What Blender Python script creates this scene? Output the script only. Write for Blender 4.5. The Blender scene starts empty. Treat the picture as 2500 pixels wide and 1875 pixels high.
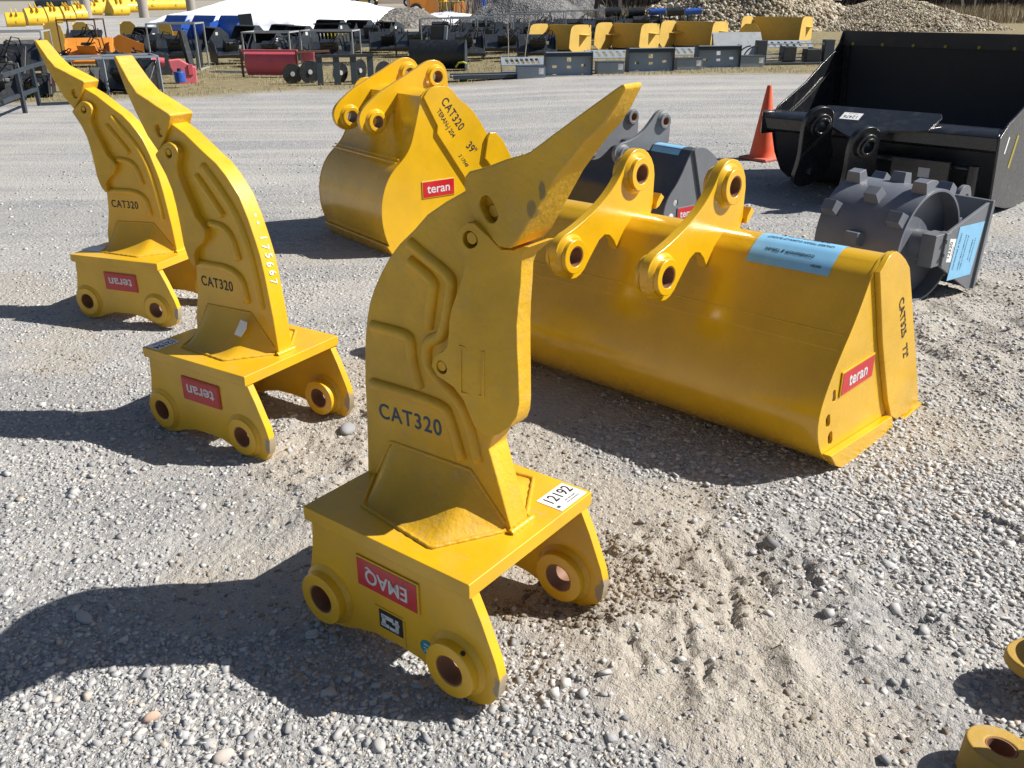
import bpy, bmesh, math, random
import numpy as np
from mathutils import Vector, Matrix
R = math.radians
random.seed(7); rng = np.random.default_rng(11)
scn = bpy.context.scene; COL = scn.collection

# ------------------------------------------------------------------ camera, sky, sun, exposure
def cam_axes(pitch, roll):
    F = Vector((0, math.cos(pitch), -math.sin(pitch))); Rt = Vector((1, 0, 0)); U = Rt.cross(F)
    R2 = math.cos(roll)*Rt + math.sin(roll)*U; U2 = -math.sin(roll)*Rt + math.cos(roll)*U
    return R2, U2, F
R2, U2, F = cam_axes(0.41518, -0.005998)
cd = bpy.data.cameras.new('camera'); cam = bpy.data.objects.new('camera', cd); COL.objects.link(cam)
cam.matrix_world = Matrix(((R2.x, U2.x, -F.x, 0), (R2.y, U2.y, -F.y, 0), (R2.z, U2.z, -F.z, 1.70), (0, 0, 0, 1)))
cd.sensor_width = 36; cd.lens = 2152.1/2500*36; cd.clip_start = .05; cd.clip_end = 3000
scn.camera = cam
SUN_AZ, SUN_EL = R(2), R(43)
w = bpy.data.worlds.new('World'); scn.world = w; w.use_nodes = True
nt = w.node_tree; bg = nt.nodes['Background']; sky = nt.nodes.new('ShaderNodeTexSky')
sky.sky_type = 'NISHITA'; sky.sun_disc = False; sky.sun_elevation = SUN_EL; sky.sun_rotation = math.pi/2 - SUN_AZ
nt.links.new(sky.outputs[0], bg.inputs[0]); bg.inputs[1].default_value = .05
sl = bpy.data.lights.new('sun', 'SUN'); so = bpy.data.objects.new('sun', sl); COL.objects.link(so)
sl.energy = 5.0; sl.angle = R(.53); sl.color = (1, .955, .88)
sv = Vector((math.cos(SUN_AZ)*math.cos(SUN_EL), math.sin(SUN_AZ)*math.cos(SUN_EL), math.sin(SUN_EL)))
so.rotation_euler = sv.to_track_quat('Z', 'Y').to_euler(); so.location = (8, 0, 10)
scn.view_settings.view_transform = 'Standard'; scn.view_settings.look = 'None'
scn.view_settings.exposure = 0.58; scn.view_settings.gamma = 1

# ------------------------------------------------------------------ materials
def new_mat(name):
    m = bpy.data.materials.new(name); m.use_nodes = True
    return m, m.node_tree, m.node_tree.nodes['Principled BSDF']
def N(nt, t, **kw):
    n = nt.nodes.new(t)
    for k, v in kw.items():
        if k in n.inputs: n.inputs[k].default_value = v
        else: setattr(n, k, v)
    return n
def mixc(nt, fac, a, b):
    n = nt.nodes.new('ShaderNodeMix'); n.data_type = 'RGBA'
    for i, x in ((0, fac), (6, a), (7, b)):
        if hasattr(x, 'is_linked') or isinstance(x, bpy.types.NodeSocket): nt.links.new(x, n.inputs[i])
        else: n.inputs[i].default_value = x if i == 0 else (*x, 1)
    return n.outputs[2]
def ramp(nt, sock, p):
    n = nt.nodes.new('ShaderNodeValToRGB'); nt.links.new(sock, n.inputs[0])
    e = n.color_ramp.elements
    while len(e) < len(p): e.new(.5)
    for i, (x, c) in enumerate(p):
        e[i].position = x; e[i].color = (*c, 1) if hasattr(c, '__len__') else (c, c, c, 1)
    return n.outputs[0]
def noise(nt, scale, detail=4, rough=.55, vec=None):
    n = N(nt, 'ShaderNodeTexNoise', Scale=scale, Detail=detail, Roughness=rough)
    if vec is None:
        tc = nt.nodes.new('ShaderNodeTexCoord'); vec = tc.outputs['Object']
    nt.links.new(vec, n.inputs['Vector']); return n.outputs['Fac']
def bump(nt, b, sock, strength, dist):
    n = N(nt, 'ShaderNodeBump', Strength=strength, Distance=dist); nt.links.new(sock, n.inputs['Height'])
    nt.links.new(n.outputs[0], b.inputs['Normal']); return n
def paint(name, c, rough=.38, dust=(.36, .30, .22), dustamt=.22, coat=.35, var=.10, bumps=.25, metallic=0, chip=None):
    m, nt, b = new_mat(name)
    a = noise(nt, 3.5, 5); d = noise(nt, 11, 8, .7)
    dk = tuple(x*(1-var) for x in c); lt = tuple(min(1, x*(1+var*.6)) for x in c)
    col = mixc(nt, ramp(nt, a, [(.3, 0.), (.7, 1.)]), dk, lt)
    col = mixc(nt, ramp(nt, d, [(.52, 0.), (.80, dustamt)]), col, dust)
    if chip:
        e = noise(nt, 46, 6, .65)
        col = mixc(nt, ramp(nt, e, [(.735, 0.), (.75, 1.)]), col, chip)
    if chip:
        for k, (sc_, ro_) in enumerate((((160, 5, 40), (.3, .5, .9)), ((6, 60, 190), (.9, .2, .4)))):
            mp = nt.nodes.new('ShaderNodeMapping'); tcs = nt.nodes.new('ShaderNodeTexCoord'); nt.links.new(tcs.outputs['Object'], mp.inputs[0]); mp.inputs['Scale'].default_value = sc_; mp.inputs['Rotation'].default_value = ro_
            col = mixc(nt, ramp(nt, noise(nt, 1.0, 2, .4, mp.outputs[0]), [(.70, 0.), (.735, .38)]), col, dust)
    nt.links.new(col, b.inputs['Base Color'])
    nt.links.new(ramp(nt, d, [(.3, rough*.8), (.8, min(1, rough*1.7))]), b.inputs['Roughness'])
    b.inputs['Coat Weight'].default_value = coat; b.inputs['Coat Roughness'].default_value = .18
    b.inputs['Metallic'].default_value = metallic
    f = noise(nt, 60, 3); bump(nt, b, f, bumps, .0015)
    return m
def scuffed(m, pts, chips=False):
    nt = m.node_tree; b = nt.nodes['Principled BSDF']; src = b.inputs['Base Color'].links[0].from_socket
    tc = nt.nodes.new('ShaderNodeTexCoord'); n1 = noise(nt, 28, 6, .7); cur = src
    for (c, rad, sc_, colr) in pts:
        mp = nt.nodes.new('ShaderNodeMapping'); nt.links.new(tc.outputs['Object'], mp.inputs[0]); mp.inputs['Location'].default_value = [-c[i]*sc_[i] for i in range(3)]; mp.inputs['Scale'].default_value = sc_
        ln = nt.nodes.new('ShaderNodeVectorMath'); ln.operation = 'LENGTH'; nt.links.new(mp.outputs[0], ln.inputs[0])
        a_ = nt.nodes.new('ShaderNodeMath'); a_.operation = 'MULTIPLY_ADD'; nt.links.new(n1, a_.inputs[0]); a_.inputs[1].default_value = -rad*2.2; nt.links.new(ln.outputs['Value'], a_.inputs[2])
        cur = mixc(nt, ramp(nt, a_.outputs[0], [(0, .85), (max(.001, rad*.25), 0.)]), cur, colr)
    nt.links.new(cur, b.inputs['Base Color'])
def plain(name, c, rough=.6, emit=None):
    m, nt, b = new_mat(name)
    a = noise(nt, 14, 5)
    nt.links.new(mixc(nt, a, tuple(x*.82 for x in c), tuple(min(1, x*1.1) for x in c)), b.inputs['Base Color'])
    b.inputs['Roughness'].default_value = rough
    return m
M = {}
M['yellow'] = paint('yellow_paint', (.72, .415, .010), .36, dustamt=.16, var=.16, chip=(.20, .17, .12))
M['yellow_cast'] = paint('yellow_cast_paint', (.67, .385, .012), .48, dustamt=.36, bumps=1.6, var=.26, coat=.2, chip=(.10, .09, .08))
scuffed(M['yellow_cast'], [((.325, -.06, 1.27), .010, (1.2, .3, .5), (.24, .17, .05)), ((.35, -.06, 1.31), .009, (1.3, .3, .5), (.20, .15, .05))])
M['yellow_leg'] = paint('yellow_leg_paint', (.72, .415, .010), .36, dustamt=.16, var=.16, chip=(.20, .17, .12))
scuffed(M['yellow_leg'], [((.385, -.24, .085), .020, (1, .6, .6), (.26, .24, .20)), ((.382, .24, .09), .022, (1, .6, .6), (.26, .24, .20))])
M['yellow_bucket'] = paint('yellow_bucket_paint', (.70, .405, .008), .22, dustamt=.04, var=.14, coat=.6, bumps=.12)
M['yellow_far'] = paint('yellow_far_paint', (.74, .46, .015), .5, dustamt=.2, coat=.1)
M['tan_yellow'] = paint('sun_faded_yellow_paint', (.62, .41, .085), .6, dustamt=.3, coat=0)
M['orange'] = paint('orange_paint', (.62, .22, .02), .5)
M['rust_bore'] = paint('machined_rusty_bore', (.23, .11, .06), .5, coat=0)
M['grey'] = paint('grey_paint', (.150, .162, .182), .42, dust=(.25, .24, .22), dustamt=.25, coat=.15)
M['grey_shell'] = paint('grey_shell_paint', (.045, .050, .066), .36, dust=(.2, .19, .18), dustamt=.2, coat=.2)
M['grey_drum'] = paint('grey_drum_paint', (.135, .148, .180), .42, dust=(.25, .23, .21), dustamt=.35, coat=.15)
M['black'] = paint('black_paint', (.012, .013, .016), .26, dust=(.11, .11, .105), dustamt=.30, coat=.4, bumps=.3)
M['black_in'] = paint('black_interior_paint', (.020, .023, .029), .5, dust=(.06, .06, .065), dustamt=.5, coat=.0)
M['black_far'] = paint('black_attachment_paint', (.013, .016, .021), .4, dust=(.09, .095, .10), dustamt=.4, coat=.2)
M['slate'] = paint('slate_grey_paint', (.23, .275, .33), .5, dust=(.3, .29, .27), dustamt=.25, coat=.05)
M['slate_dark'] = paint('dark_slate_paint', (.030, .042, .056), .45, dust=(.1, .1, .1), dustamt=.3, coat=.1)
M['galv'] = paint('galvanised_steel', (.42, .44, .46), .45, dust=(.3, .28, .25), dustamt=.2, coat=0, metallic=.3)
M['rust'] = paint('rusty_steel', (.13, .055, .03), .75, dust=(.25, .14, .08), dustamt=.4, coat=0)
M['red'] = paint('red_badge_enamel', (.52, .012, .022), .28, dustamt=.1, coat=.5)
M['red_faded'] = paint('faded_red_badge', (.55, .065, .06), .5, dustamt=.2, coat=0)
M['pink'] = paint('faded_red_paint', (.56, .10, .135), .55, dust=(.5, .25, .25), dustamt=.4, coat=0)
M['pink2'] = paint('faded_pink_paint', (.62, .13, .17), .6, dust=(.6, .35, .35), dustamt=.4, coat=0)
M['blue'] = paint('blue_paint', (.012, .085, .42), .4, dustamt=.1)
M['silver'] = plain('silver_letters', (.62, .64, .66), .35)
M['white'] = plain('white_sticker', (.80, .80, .80), .5)
M['ltblue'] = plain('light_blue_label', (.24, .53, .80), .35)
M['ink'] = plain('black_ink', (.012, .014, .022), .6)
M['inkblue'] = plain('dark_blue_ink', (.03, .07, .13), .6)
M['marker'] = plain('white_marker', (.85, .85, .80), .7)
M['teal'] = plain('teal_sticker', (.02, .26, .33), .4)
M['cone'] = paint('orange_cone_plastic', (.78, .10, .03), .5, dust=(.5, .25, .2), dustamt=.3, coat=0)
M['cone_base'] = paint('dirty_cone_base', (.52, .13, .08), .7, dust=(.3, .22, .18), dustamt=.7, coat=0)
M['rubber'] = plain('black_rubber', (.015, .015, .017), .8)
M['hyd'] = plain('black_hose', (.012, .012, .013), .45)
M['sap'] = plain('pale_sapling_bark', (.45, .40, .34), .9)
M['concrete'] = plain('concrete_block', (.34, .31, .28), .9)
M['tape'] = plain('yellow_black_tape', (.35, .28, .03), .5)

# ------------------------------------------------------------------ mesh helpers
class MB:
    def __init__(s): s.v = []; s.f = []
    def add(s, vs, fs):
        o = len(s.v); s.v += [tuple(x) for x in vs]; s.f += [tuple(i+o for i in f) for f in fs]; return s
    def box(s, c, d, rot=None, taper=None):
        hx, hy, hz = d[0]/2, d[1]/2, d[2]/2; vs = []
        for z in (-1, 1):
            t = taper if (taper and z > 0) else (1, 1)
            for x, y in ((-1, -1), (1, -1), (1, 1), (-1, 1)):
                p = Vector((x*hx*t[0], y*hy*t[1], z*hz))
                if rot is not None: p = rot @ p
                vs.append(p+Vector(c))
        return s.add(vs, [(3, 2, 1, 0), (4, 5, 6, 7), (0, 1, 5, 4), (1, 2, 6, 5), (2, 3, 7, 6), (3, 0, 4, 7)])
    def bar(s, a, b, wd, ht=None):
        a = Vector(a); b = Vector(b); d = b-a
        q = d.to_track_quat('X', 'Z').to_matrix()
        return s.box((a+b)/2, (d.length, wd, ht or wd), q)
    def cyl(s, a, b, r, n=28, r2=None, hole=0, hole2=None):
        a = Vector(a); b = Vector(b); q = (b-a).to_track_quat('Z', 'Y').to_matrix()
        r2 = r if r2 is None else r2; vs = []
        rings = [(a, r), (b, r2)]
        if hole: rings += [(b, hole2 or hole), (a, hole)]
        for c, rr in rings:
            for i in range(n):
                t = 2*math.pi*i/n; vs.append(c+q @ Vector((rr*math.cos(t), rr*math.sin(t), 0)))
        fs = []
        k = len(rings)
        pairs = [(j, (j+1) % k) for j in range(k)] if hole else [(0, 1)]
        for j, l in pairs:
            for i in range(n):
                i2 = (i+1) % n; fs.append((j*n+i, j*n+i2, l*n+i2, l*n+i))
        if not hole: fs += [tuple(range(n-1, -1, -1)), tuple(range(n, 2*n))]
        return s.add(vs, fs)
    def tube(s, pts, r, n=8, flat=None):
        pts = [Vector(p) for p in pts]; vs = []; m = len(pts)
        nrm = None
        for i, p in enumerate(pts):
            d = (pts[min(i+1, m-1)]-pts[max(i-1, 0)]).normalized()
            if nrm is None: nrm = d.orthogonal().normalized()
            nrm = (nrm-d*nrm.dot(d)).normalized(); bn = d.cross(nrm)
            rr = r[i] if hasattr(r, '__len__') else r
            for k in range(n):
                t = 2*math.pi*k/n; vs.append(p+(nrm*math.cos(t)+bn*math.sin(t))*rr)
        fs = [(i*n+k, i*n+(k+1) % n, (i+1)*n+(k+1) % n, (i+1)*n+k) for i in range(m-1) for k in range(n)]
        fs += [tuple(range(n-1, -1, -1)), tuple((m-1)*n+k for k in range(n))]
        return s.add(vs, fs)
    def plate(s, outer, holes, fa, fb, cuts=()):
        """flat plate: 2D outline with holes, fa/fb map (u,v) to the two faces; cuts add edge lines at those u"""
        bm = bmesh.new()
        for lp in [outer]+list(holes):
            vs = [bm.verts.new((p[0], p[1], 0)) for p in lp]
            for i in range(len(vs)): bm.edges.new((vs[i], vs[(i+1) % len(vs)]))
        if holes or cuts: bmesh.ops.triangle_fill(bm, use_beauty=True, use_dissolve=False, edges=bm.edges[:], normal=(0, 0, 1))
        else: bm.faces.new(bm.verts)
        for c_ in cuts: bmesh.ops.bisect_plane(bm, geom=bm.verts[:]+bm.edges[:]+bm.faces[:], plane_co=(c_, 0, 0), plane_no=(1, 0, 0))
        bm.verts.ensure_lookup_table(); bm.verts.index_update()
        P = [(v.co.x, v.co.y) for v in bm.verts]; T = [[v.index for v in f.verts] for f in bm.faces]
        E_ = [(e.verts[0].index, e.verts[1].index) for e in bm.edges if len(e.link_faces) == 1]
        bm.free(); n = len(P)
        vs = [fa(*p) for p in P]+[fb(*p) for p in P]
        fs = []
        for t in T: fs.append(tuple(t)); fs.append(tuple(i+n for i in reversed(t)))
        for a, b in E_: fs.append((a, b, b+n, a+n))
        return s.add(vs, fs)
    def build(s, name, mat, parent=None, bevel=0, smooth=35, mw=None, seg=2):
        me = bpy.data.meshes.new(name); me.from_pydata(s.v, [], s.f)
        bm = bmesh.new(); bm.from_mesh(me); bmesh.ops.recalc_face_normals(bm, faces=bm.faces[:]); bm.to_mesh(me); bm.free()
        if mat: me.materials.append(M[mat] if isinstance(mat, str) else mat)
        if smooth:
            me.polygons.foreach_set('use_smooth', [True]*len(me.polygons)); me.set_sharp_from_angle(angle=R(smooth))
        o = bpy.data.objects.new(name, me); COL.objects.link(o)
        if parent: o.parent = parent
        if mw is not None: o.matrix_local = mw
        if bevel:
            b = o.modifiers.new('bevel', 'BEVEL'); b.width = bevel; b.segments = seg; b.limit_method = 'ANGLE'; b.angle_limit = R(40); b.harden_normals = True
        return o
def tag(o, label=None, cat=None, group=None, kind=None):
    if label: o['label'] = label
    if cat: o['category'] = cat
    if group: o['group'] = group
    if kind: o['kind'] = kind
    return o
def thing(name, label, cat, loc=(0, 0, 0), rz=0, group=None, mw=None):
    o = bpy.data.objects.new(name, None); o.empty_display_size = .1; COL.objects.link(o)
    if mw is not None: o.matrix_world = mw
    else: o.location = loc; o.rotation_euler = (0, 0, rz)
    return tag(o, label, cat, group)
def copy_tree(o, parent=None):
    c = o.copy(); COL.objects.link(c)
    if parent is not None: c.parent = parent
    for ch in o.children: copy_tree(ch, c)
    return c
def text(name, s, size, mat, parent, mw, sx=1, ext=.0006, space=1, shear=0):
    cu = bpy.data.curves.new(name, 'FONT'); cu.body = s; cu.size = size; cu.extrude = ext; cu.align_x = 'CENTER'; cu.align_y = 'CENTER'
    cu.space_character = space; cu.shear = shear; cu.offset = size*.012
    to = bpy.data.objects.new(name, cu); COL.objects.link(to)
    dg = bpy.context.evaluated_depsgraph_get(); me = bpy.data.meshes.new_from_object(to.evaluated_get(dg))
    bpy.data.objects.remove(to); bpy.data.curves.remove(cu)
    for v in me.vertices: v.co.x *= sx
    me.materials.clear(); me.materials.append(M[mat])
    o = bpy.data.objects.new(name, me); COL.objects.link(o); o.parent = parent; o.matrix_local = mw; return o
def frame(o, x, y):
    """matrix with local x,y text axes and origin"""
    x = Vector(x).normalized(); y = Vector(y).normalized(); z = x.cross(y).normalized(); y = z.cross(x)
    return Matrix(((x.x, y.x, z.x, o[0]), (x.y, y.y, z.y, o[1]), (x.z, y.z, z.z, o[2]), (0, 0, 0, 1)))
def circ(cx, cy, r, n=28): return [(cx+r*math.cos(2*math.pi*i/n), cy+r*math.sin(2*math.pi*i/n)) for i in range(n)]
def smooth_poly(p, it=1, closed=True):
    for _ in range(it):
        q = []; n = len(p)
        for i in range(n if closed else n-1):
            a = p[i]; b = p[(i+1) % n]
            q += [(a[0]*.75+b[0]*.25, a[1]*.75+b[1]*.25), (a[0]*.25+b[0]*.75, a[1]*.25+b[1]*.75)]
        if not closed: q = [p[0]]+q+[p[-1]]
        p = q
    return p
def offset(pl, d):
    """offset an open polyline sideways by d"""
    out = []
    for i, p in enumerate(pl):
        a = pl[max(i-1, 0)]; b = pl[min(i+1, len(pl)-1)]
        dx, dy = b[0]-a[0], b[1]-a[1]; L = math.hypot(dx, dy) or 1
        out.append((p[0]-dy/L*d, p[1]+dx/L*d))
    return out

# ------------------------------------------------------------------ ground
def gh(x): return .05*np.tanh(np.asarray(x)/1.2)
def lat(seed):
    g = np.random.default_rng(seed).random((256, 256))
    def f(x, y):
        xi = np.floor(x).astype(int); yi = np.floor(y).astype(int); fx = x-xi; fy = y-yi
        fx = fx*fx*(3-2*fx); fy = fy*fy*(3-2*fy); a = xi & 255; b = (xi+1) & 255; c = yi & 255; d = (yi+1) & 255
        return (g[a, c]*(1-fx)+g[b, c]*fx)*(1-fy)+(g[a, d]*(1-fx)+g[b, d]*fx)*fy
    return f
LN = [lat(i) for i in range(8)]
def fbm(x, y, s, o=4, k=0):
    r = 0; a = 1; t = 0
    for i in range(o):
        r = r+a*LN[(i+k) % 8](x*s*2**i+17*i+k*5, y*s*2**i+9*i); t += a; a *= .5
    return r/t
def sm(x, a, b):
    t = np.clip((x-a)/(b-a), 0, 1); return t*t*(3-2*t)
def soil_mask(x, y):
    """1 where bare sandy soil shows, 0 where loose gravel covers it"""
    n = fbm(x, y, 1.6, 4)-.5
    s = sm(1.12-np.hypot((x-.48)/.72, (y-2.25)/.85)+n*1.3, 0, .45)
    s = np.maximum(s, sm(1.0-np.hypot((x+.75)/.55, (y-2.35)/.35)+n*1.6, 0, .5)*.8)
    s = np.maximum(s, sm(1.0-np.hypot((x+.45)/.8, (y-3.5)/1.3)+n*1.5, 0, .5))
    s = np.maximum(s, sm(1.0-np.hypot((x-2.6)/1.7, (y-4.3)/1.5)+n*1.7, 0, .5)*.75)
    s = np.maximum(s, sm(1.0-np.hypot((x+.2)/.7, (y-1.15)/.18)+n*2, 0, .6)*.6)
    s = np.maximum(s, sm(n, .08, .22)*.6)
    s = s*(1-sm(x+.25*(y-2.2)+n*.5, .78, 1.05)*(1-sm(y, 2.7, 3.2))*.9)
    return np.clip(s, 0, 1)
def grass_mask(x, y):
    n = (fbm(x, y, .35, 4, 2)-.5)*2.2
    edge = 19.9+.22*x - .012*x*x; edge = np.where(x < -3, 19.1+.42*(x+3), edge)
    far = np.where(x > 2, 90, 36)
    a = sm(y-edge+n, 0, .7)*(1-sm(y-far+n*4, 0, 6)*.55)
    road = sm(y-(35+.9*(-x-12)), 0, 3)*sm(-x-9, 0, 4)*(1-sm(y-(68+.9*(-x-12)), 0, 8))
    return np.clip(a*(1-road), 0, 1)
def height(x, y):
    h = gh(x)
    near = np.exp(-np.maximum(np.hypot(x, y)-5, 0)/4)
    h = h+(fbm(x, y, 2.0, 3, 1)-.5)*.020*near+(fbm(x, y, 9, 3, 3)-.5)*.010*near
    # churned soil beside the roller
    c = sm(1-np.hypot((x-2.9)/1.5, (y-4.2)/1.6), 0, .5)
    h = h+c*((fbm(x*.7-y*.7, (x+y)*1.0, 5, 3, 4)-.5)*.085)
    c2 = np.maximum(sm(1-np.hypot((x+.5)/.75, (y-3.2)/1.0), 0, .5), sm(1-np.hypot((x-.75)/.9, (y-2.15)/.7), 0, .5))
    h = h+c2*(np.maximum(fbm(x, y, 8, 4, 5)-.46, -.06))*.09
    # tread marks
    for (ax, ay, bx, by) in ((.322, 1.996, .352, 1.905), (.499, 2.066, .485, 1.936), (.522, 1.894, .507, 1.805), (.672, 2.232, .644, 2.059), (.663, 2.429, .704, 2.261), (.775, 2.30, .79, 2.20), (.924, 2.337, .917, 2.22), (.30, 2.45, .40, 2.36), (1.62, 2.62, 1.70, 2.48)):
        ex, ey = bx-ax, by-ay; L2 = ex*ex+ey*ey; q = np.clip(((x-ax)*ex+(y-ay)*ey)/L2, 0, 1); wob = .006*np.sin(q*9+ax*30)
        d = np.hypot(x-ax-q*ex+wob, y-ay-q*ey); h = h-.020*np.exp(-(d/.0115)**2)+.005*np.exp(-((d-.028)/.012)**2)
    return h
def axis(fine0, fine1, step, lo, hi, g=1.09):
    a = list(np.arange(fine0, fine1, step)); s = step; x = a[-1]
    while x < hi: s *= g; x += s; a.append(x)
    s = step; x = fine0; b = []
    while x > lo: s *= g; x -= s; b.append(x)
    return np.array(b[::-1]+a)
xs = axis(-2.2, 2.8, .0125, -420, 420); ys = axis(.85, 4.6, .0125, -60, 620, 1.075)
X, Y = np.meshgrid(xs, ys); Z = height(X, Y)
def grid_mesh(name, X, Y, Z, attrs=None):
    ny, nx = X.shape; me = bpy.data.meshes.new(name)
    me.vertices.add(nx*ny); me.vertices.foreach_set('co', np.stack([X, Y, Z], -1).astype(np.float32).ravel())
    idx = np.arange(nx*ny).reshape(ny, nx)
    q = np.stack([idx[:-1, :-1], idx[:-1, 1:], idx[1:, 1:], idx[1:, :-1]], -1).reshape(-1, 4)
    me.loops.add(q.size); me.loops.foreach_set('vertex_index', q.ravel().astype(np.int32))
    me.polygons.add(len(q)); me.polygons.foreach_set('loop_start', np.arange(0, q.size, 4, dtype=np.int32))
    me.polygons.foreach_set('loop_total', np.full(len(q), 4, dtype=np.int32)); me.update(calc_edges=True)
    me.polygons.foreach_set('use_smooth', [True]*len(q))
    if attrs is not None:
        a = me.color_attributes.new('zone', 'FLOAT_COLOR', 'POINT'); a.data.foreach_set('color', attrs.astype(np.float32).ravel())
    return me
zone = np.stack([grass_mask(X, Y), soil_mask(X, Y)*(1-sm(Y, 6, 9)), fbm(X, Y, .25, 4, 6), np.ones_like(X)], -1)
gm = grid_mesh('ground', X, Y, Z, zone)
m, nt, b = new_mat('gravel_yard')
tc = nt.nodes.new('ShaderNodeTexCoord'); P = tc.outputs['Object']
at = N(nt, 'ShaderNodeAttribute', attribute_name='zone'); sep = nt.nodes.new('ShaderNodeSeparateColor'); nt.links.new(at.outputs['Color'], sep.inputs[0])
def vor(scale, rnd=1):
    n = N(nt, 'ShaderNodeTexVoronoi', Scale=scale, Randomness=rnd); nt.links.new(P, n.inputs['Vector']); return n
v1 = vor(42); v2 = vor(110); v3 = vor(16)
bw1 = nt.nodes.new('ShaderNodeRGBToBW'); nt.links.new(v1.outputs['Color'], bw1.inputs[0])
bw2 = nt.nodes.new('ShaderNodeRGBToBW'); nt.links.new(v2.outputs['Color'], bw2.inputs[0])
g1 = ramp(nt, bw1.outputs[0], [(.2, (.185, .188, .197)), (.5, (.315, .317, .325)), (.8, (.47, .466, .458))])
g2 = ramp(nt, bw2.outputs[0], [(.2, (.215, .214, .216)), (.8, (.43, .422, .415))])
grav = mixc(nt, .5, g1, g2)
big = noise(nt, .7, 6, .6, P)
grav = mixc(nt, ramp(nt, big, [(.42, 0.), (.66, .65)]), grav, (.42, .40, .37))
s1 = noise(nt, 9, 8, .65, P); s2 = noise(nt, 160, 3, .6, P)
soil = mixc(nt, s1, (.32, .285, .24), (.48, .44, .38)); soil = mixc(nt, ramp(nt, s2, [(.45, 0.), (.6, .5)]), soil, (.54, .50, .445))
mp = nt.nodes.new('ShaderNodeMapping'); nt.links.new(P, mp.inputs[0]); mp.inputs['Scale'].default_value = (.10, 1.5, 1); mp.inputs['Rotation'].default_value = (0, 0, R(-4))
trk = noise(nt, 1.0, 5, .62, mp.outputs[0]); grav = mixc(nt, ramp(nt, trk, [(.47, 0.), (.60, .5)]), grav, (.50, .48, .45)); grav = mixc(nt, ramp(nt, trk, [(.34, .28), (.44, 0.)]), grav, (.25, .25, .26))
near = mixc(nt, sep.outputs[1], grav, soil)
gs = noise(nt, 5, 8, .7, P); gs2 = noise(nt, 60, 5, .7, P)
grass = mixc(nt, ramp(nt, gs, [(.35, 0.), (.65, 1.)]), (.20, .155, .085), (.33, .285, .17)); grass = mixc(nt, ramp(nt, gs2, [(.45, 0.), (.62, .6)]), grass, (.13, .125, .055))
col = mixc(nt, sep.outputs[0], near, grass)
nt.links.new(col, b.inputs['Base Color']); b.inputs['Roughness'].default_value = .92; b.inputs['Specular IOR Level'].default_value = .25
ad = nt.nodes.new('ShaderNodeMath'); ad.operation = 'ADD'
mlt = nt.nodes.new('ShaderNodeMath'); mlt.operation = 'MULTIPLY'; mlt.inputs[1].default_value = -1.0
nt.links.new(v1.outputs['Distance'], mlt.inputs[0]); nt.links.new(mlt.outputs[0], ad.inputs[0]); nt.links.new(s2, ad.inputs[1])
bump(nt, b, ad.outputs[0], .8, .012)
gm.materials.append(m)
go = bpy.data.objects.new('ground', gm); COL.objects.link(go); tag(go, kind='structure')

# loose stones -------------------------------------------------------
ICO_V = []; t_ = (1+5**.5)/2
for a in ((-1, t_, 0), (1, t_, 0), (-1, -t_, 0), (1, -t_, 0), (0, -1, t_), (0, 1, t_), (0, -1, -t_), (0, 1, -t_), (t_, 0, -1), (t_, 0, 1), (-t_, 0, -1), (-t_, 0, 1)): ICO_V.append(a)
ICO_V = np.array(ICO_V)/np.linalg.norm(ICO_V[0])
ICO_F = np.array([(0, 11, 5), (0, 5, 1), (0, 1, 7), (0, 7, 10), (0, 10, 11), (1, 5, 9), (5, 11, 4), (11, 10, 2), (10, 7, 6), (7, 1, 8), (3, 9, 4), (3, 4, 2), (3, 2, 6), (3, 6, 8), (3, 8, 9), (4, 9, 5), (2, 4, 11), (6, 2, 10), (8, 6, 7), (9, 8, 1)])
CUB_V = np.array([(-1, -1, -1), (1, -1, -1), (1, 1, -1), (-1, 1, -1), (-1, -1, 1), (1, -1, 1), (1, 1, 1), (-1, 1, 1)])*.66
CUB_F = np.array([(0, 2, 1), (0, 3, 2), (4, 5, 6), (4, 6, 7), (0, 1, 5), (0, 5, 4), (1, 2, 6), (1, 6, 5), (2, 3, 7), (2, 7, 6), (3, 0, 4), (3, 4, 7)])
def rocks(name, pos, size, mat, flat=(.45, .8), smooth=False, jit=.28, parent=None, stretch=(.65, 1.3), cube=False):
    n = len(pos); g = rng; B, BF = (CUB_V, CUB_F) if cube else (ICO_V, ICO_F); k = len(B)
    V = B[None]*(1+g.uniform(-jit, jit, (n, k, 1)))
    if cube: V = V+g.uniform(-.34, .34, (n, k, 3))
    sc = np.stack([g.uniform(*stretch, n), g.uniform(.6, 1.0, n), g.uniform(*flat, n)], -1)*size[:, None]
    V = V*sc[:, None, :]
    an = g.uniform(0, 2*np.pi, n); ti = g.normal(0, .55 if cube else .35, n)
    ct, st = np.cos(ti)[:, None], np.sin(ti)[:, None]
    y = V[..., 1]*ct-V[..., 2]*st; z = V[..., 1]*st+V[..., 2]*ct; V[..., 1] = y; V[..., 2] = z
    ca, sa = np.cos(an)[:, None], np.sin(an)[:, None]
    x = V[..., 0]*ca-V[..., 1]*sa; y = V[..., 0]*sa+V[..., 1]*ca; V[..., 0] = x; V[..., 1] = y
    V += pos[:, None, :]
    Fi = (BF[None]+np.arange(n)[:, None, None]*k).reshape(-1, 3)
    return tri_mesh(name, V.reshape(-1, 3), Fi, mat, parent, smooth)
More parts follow.
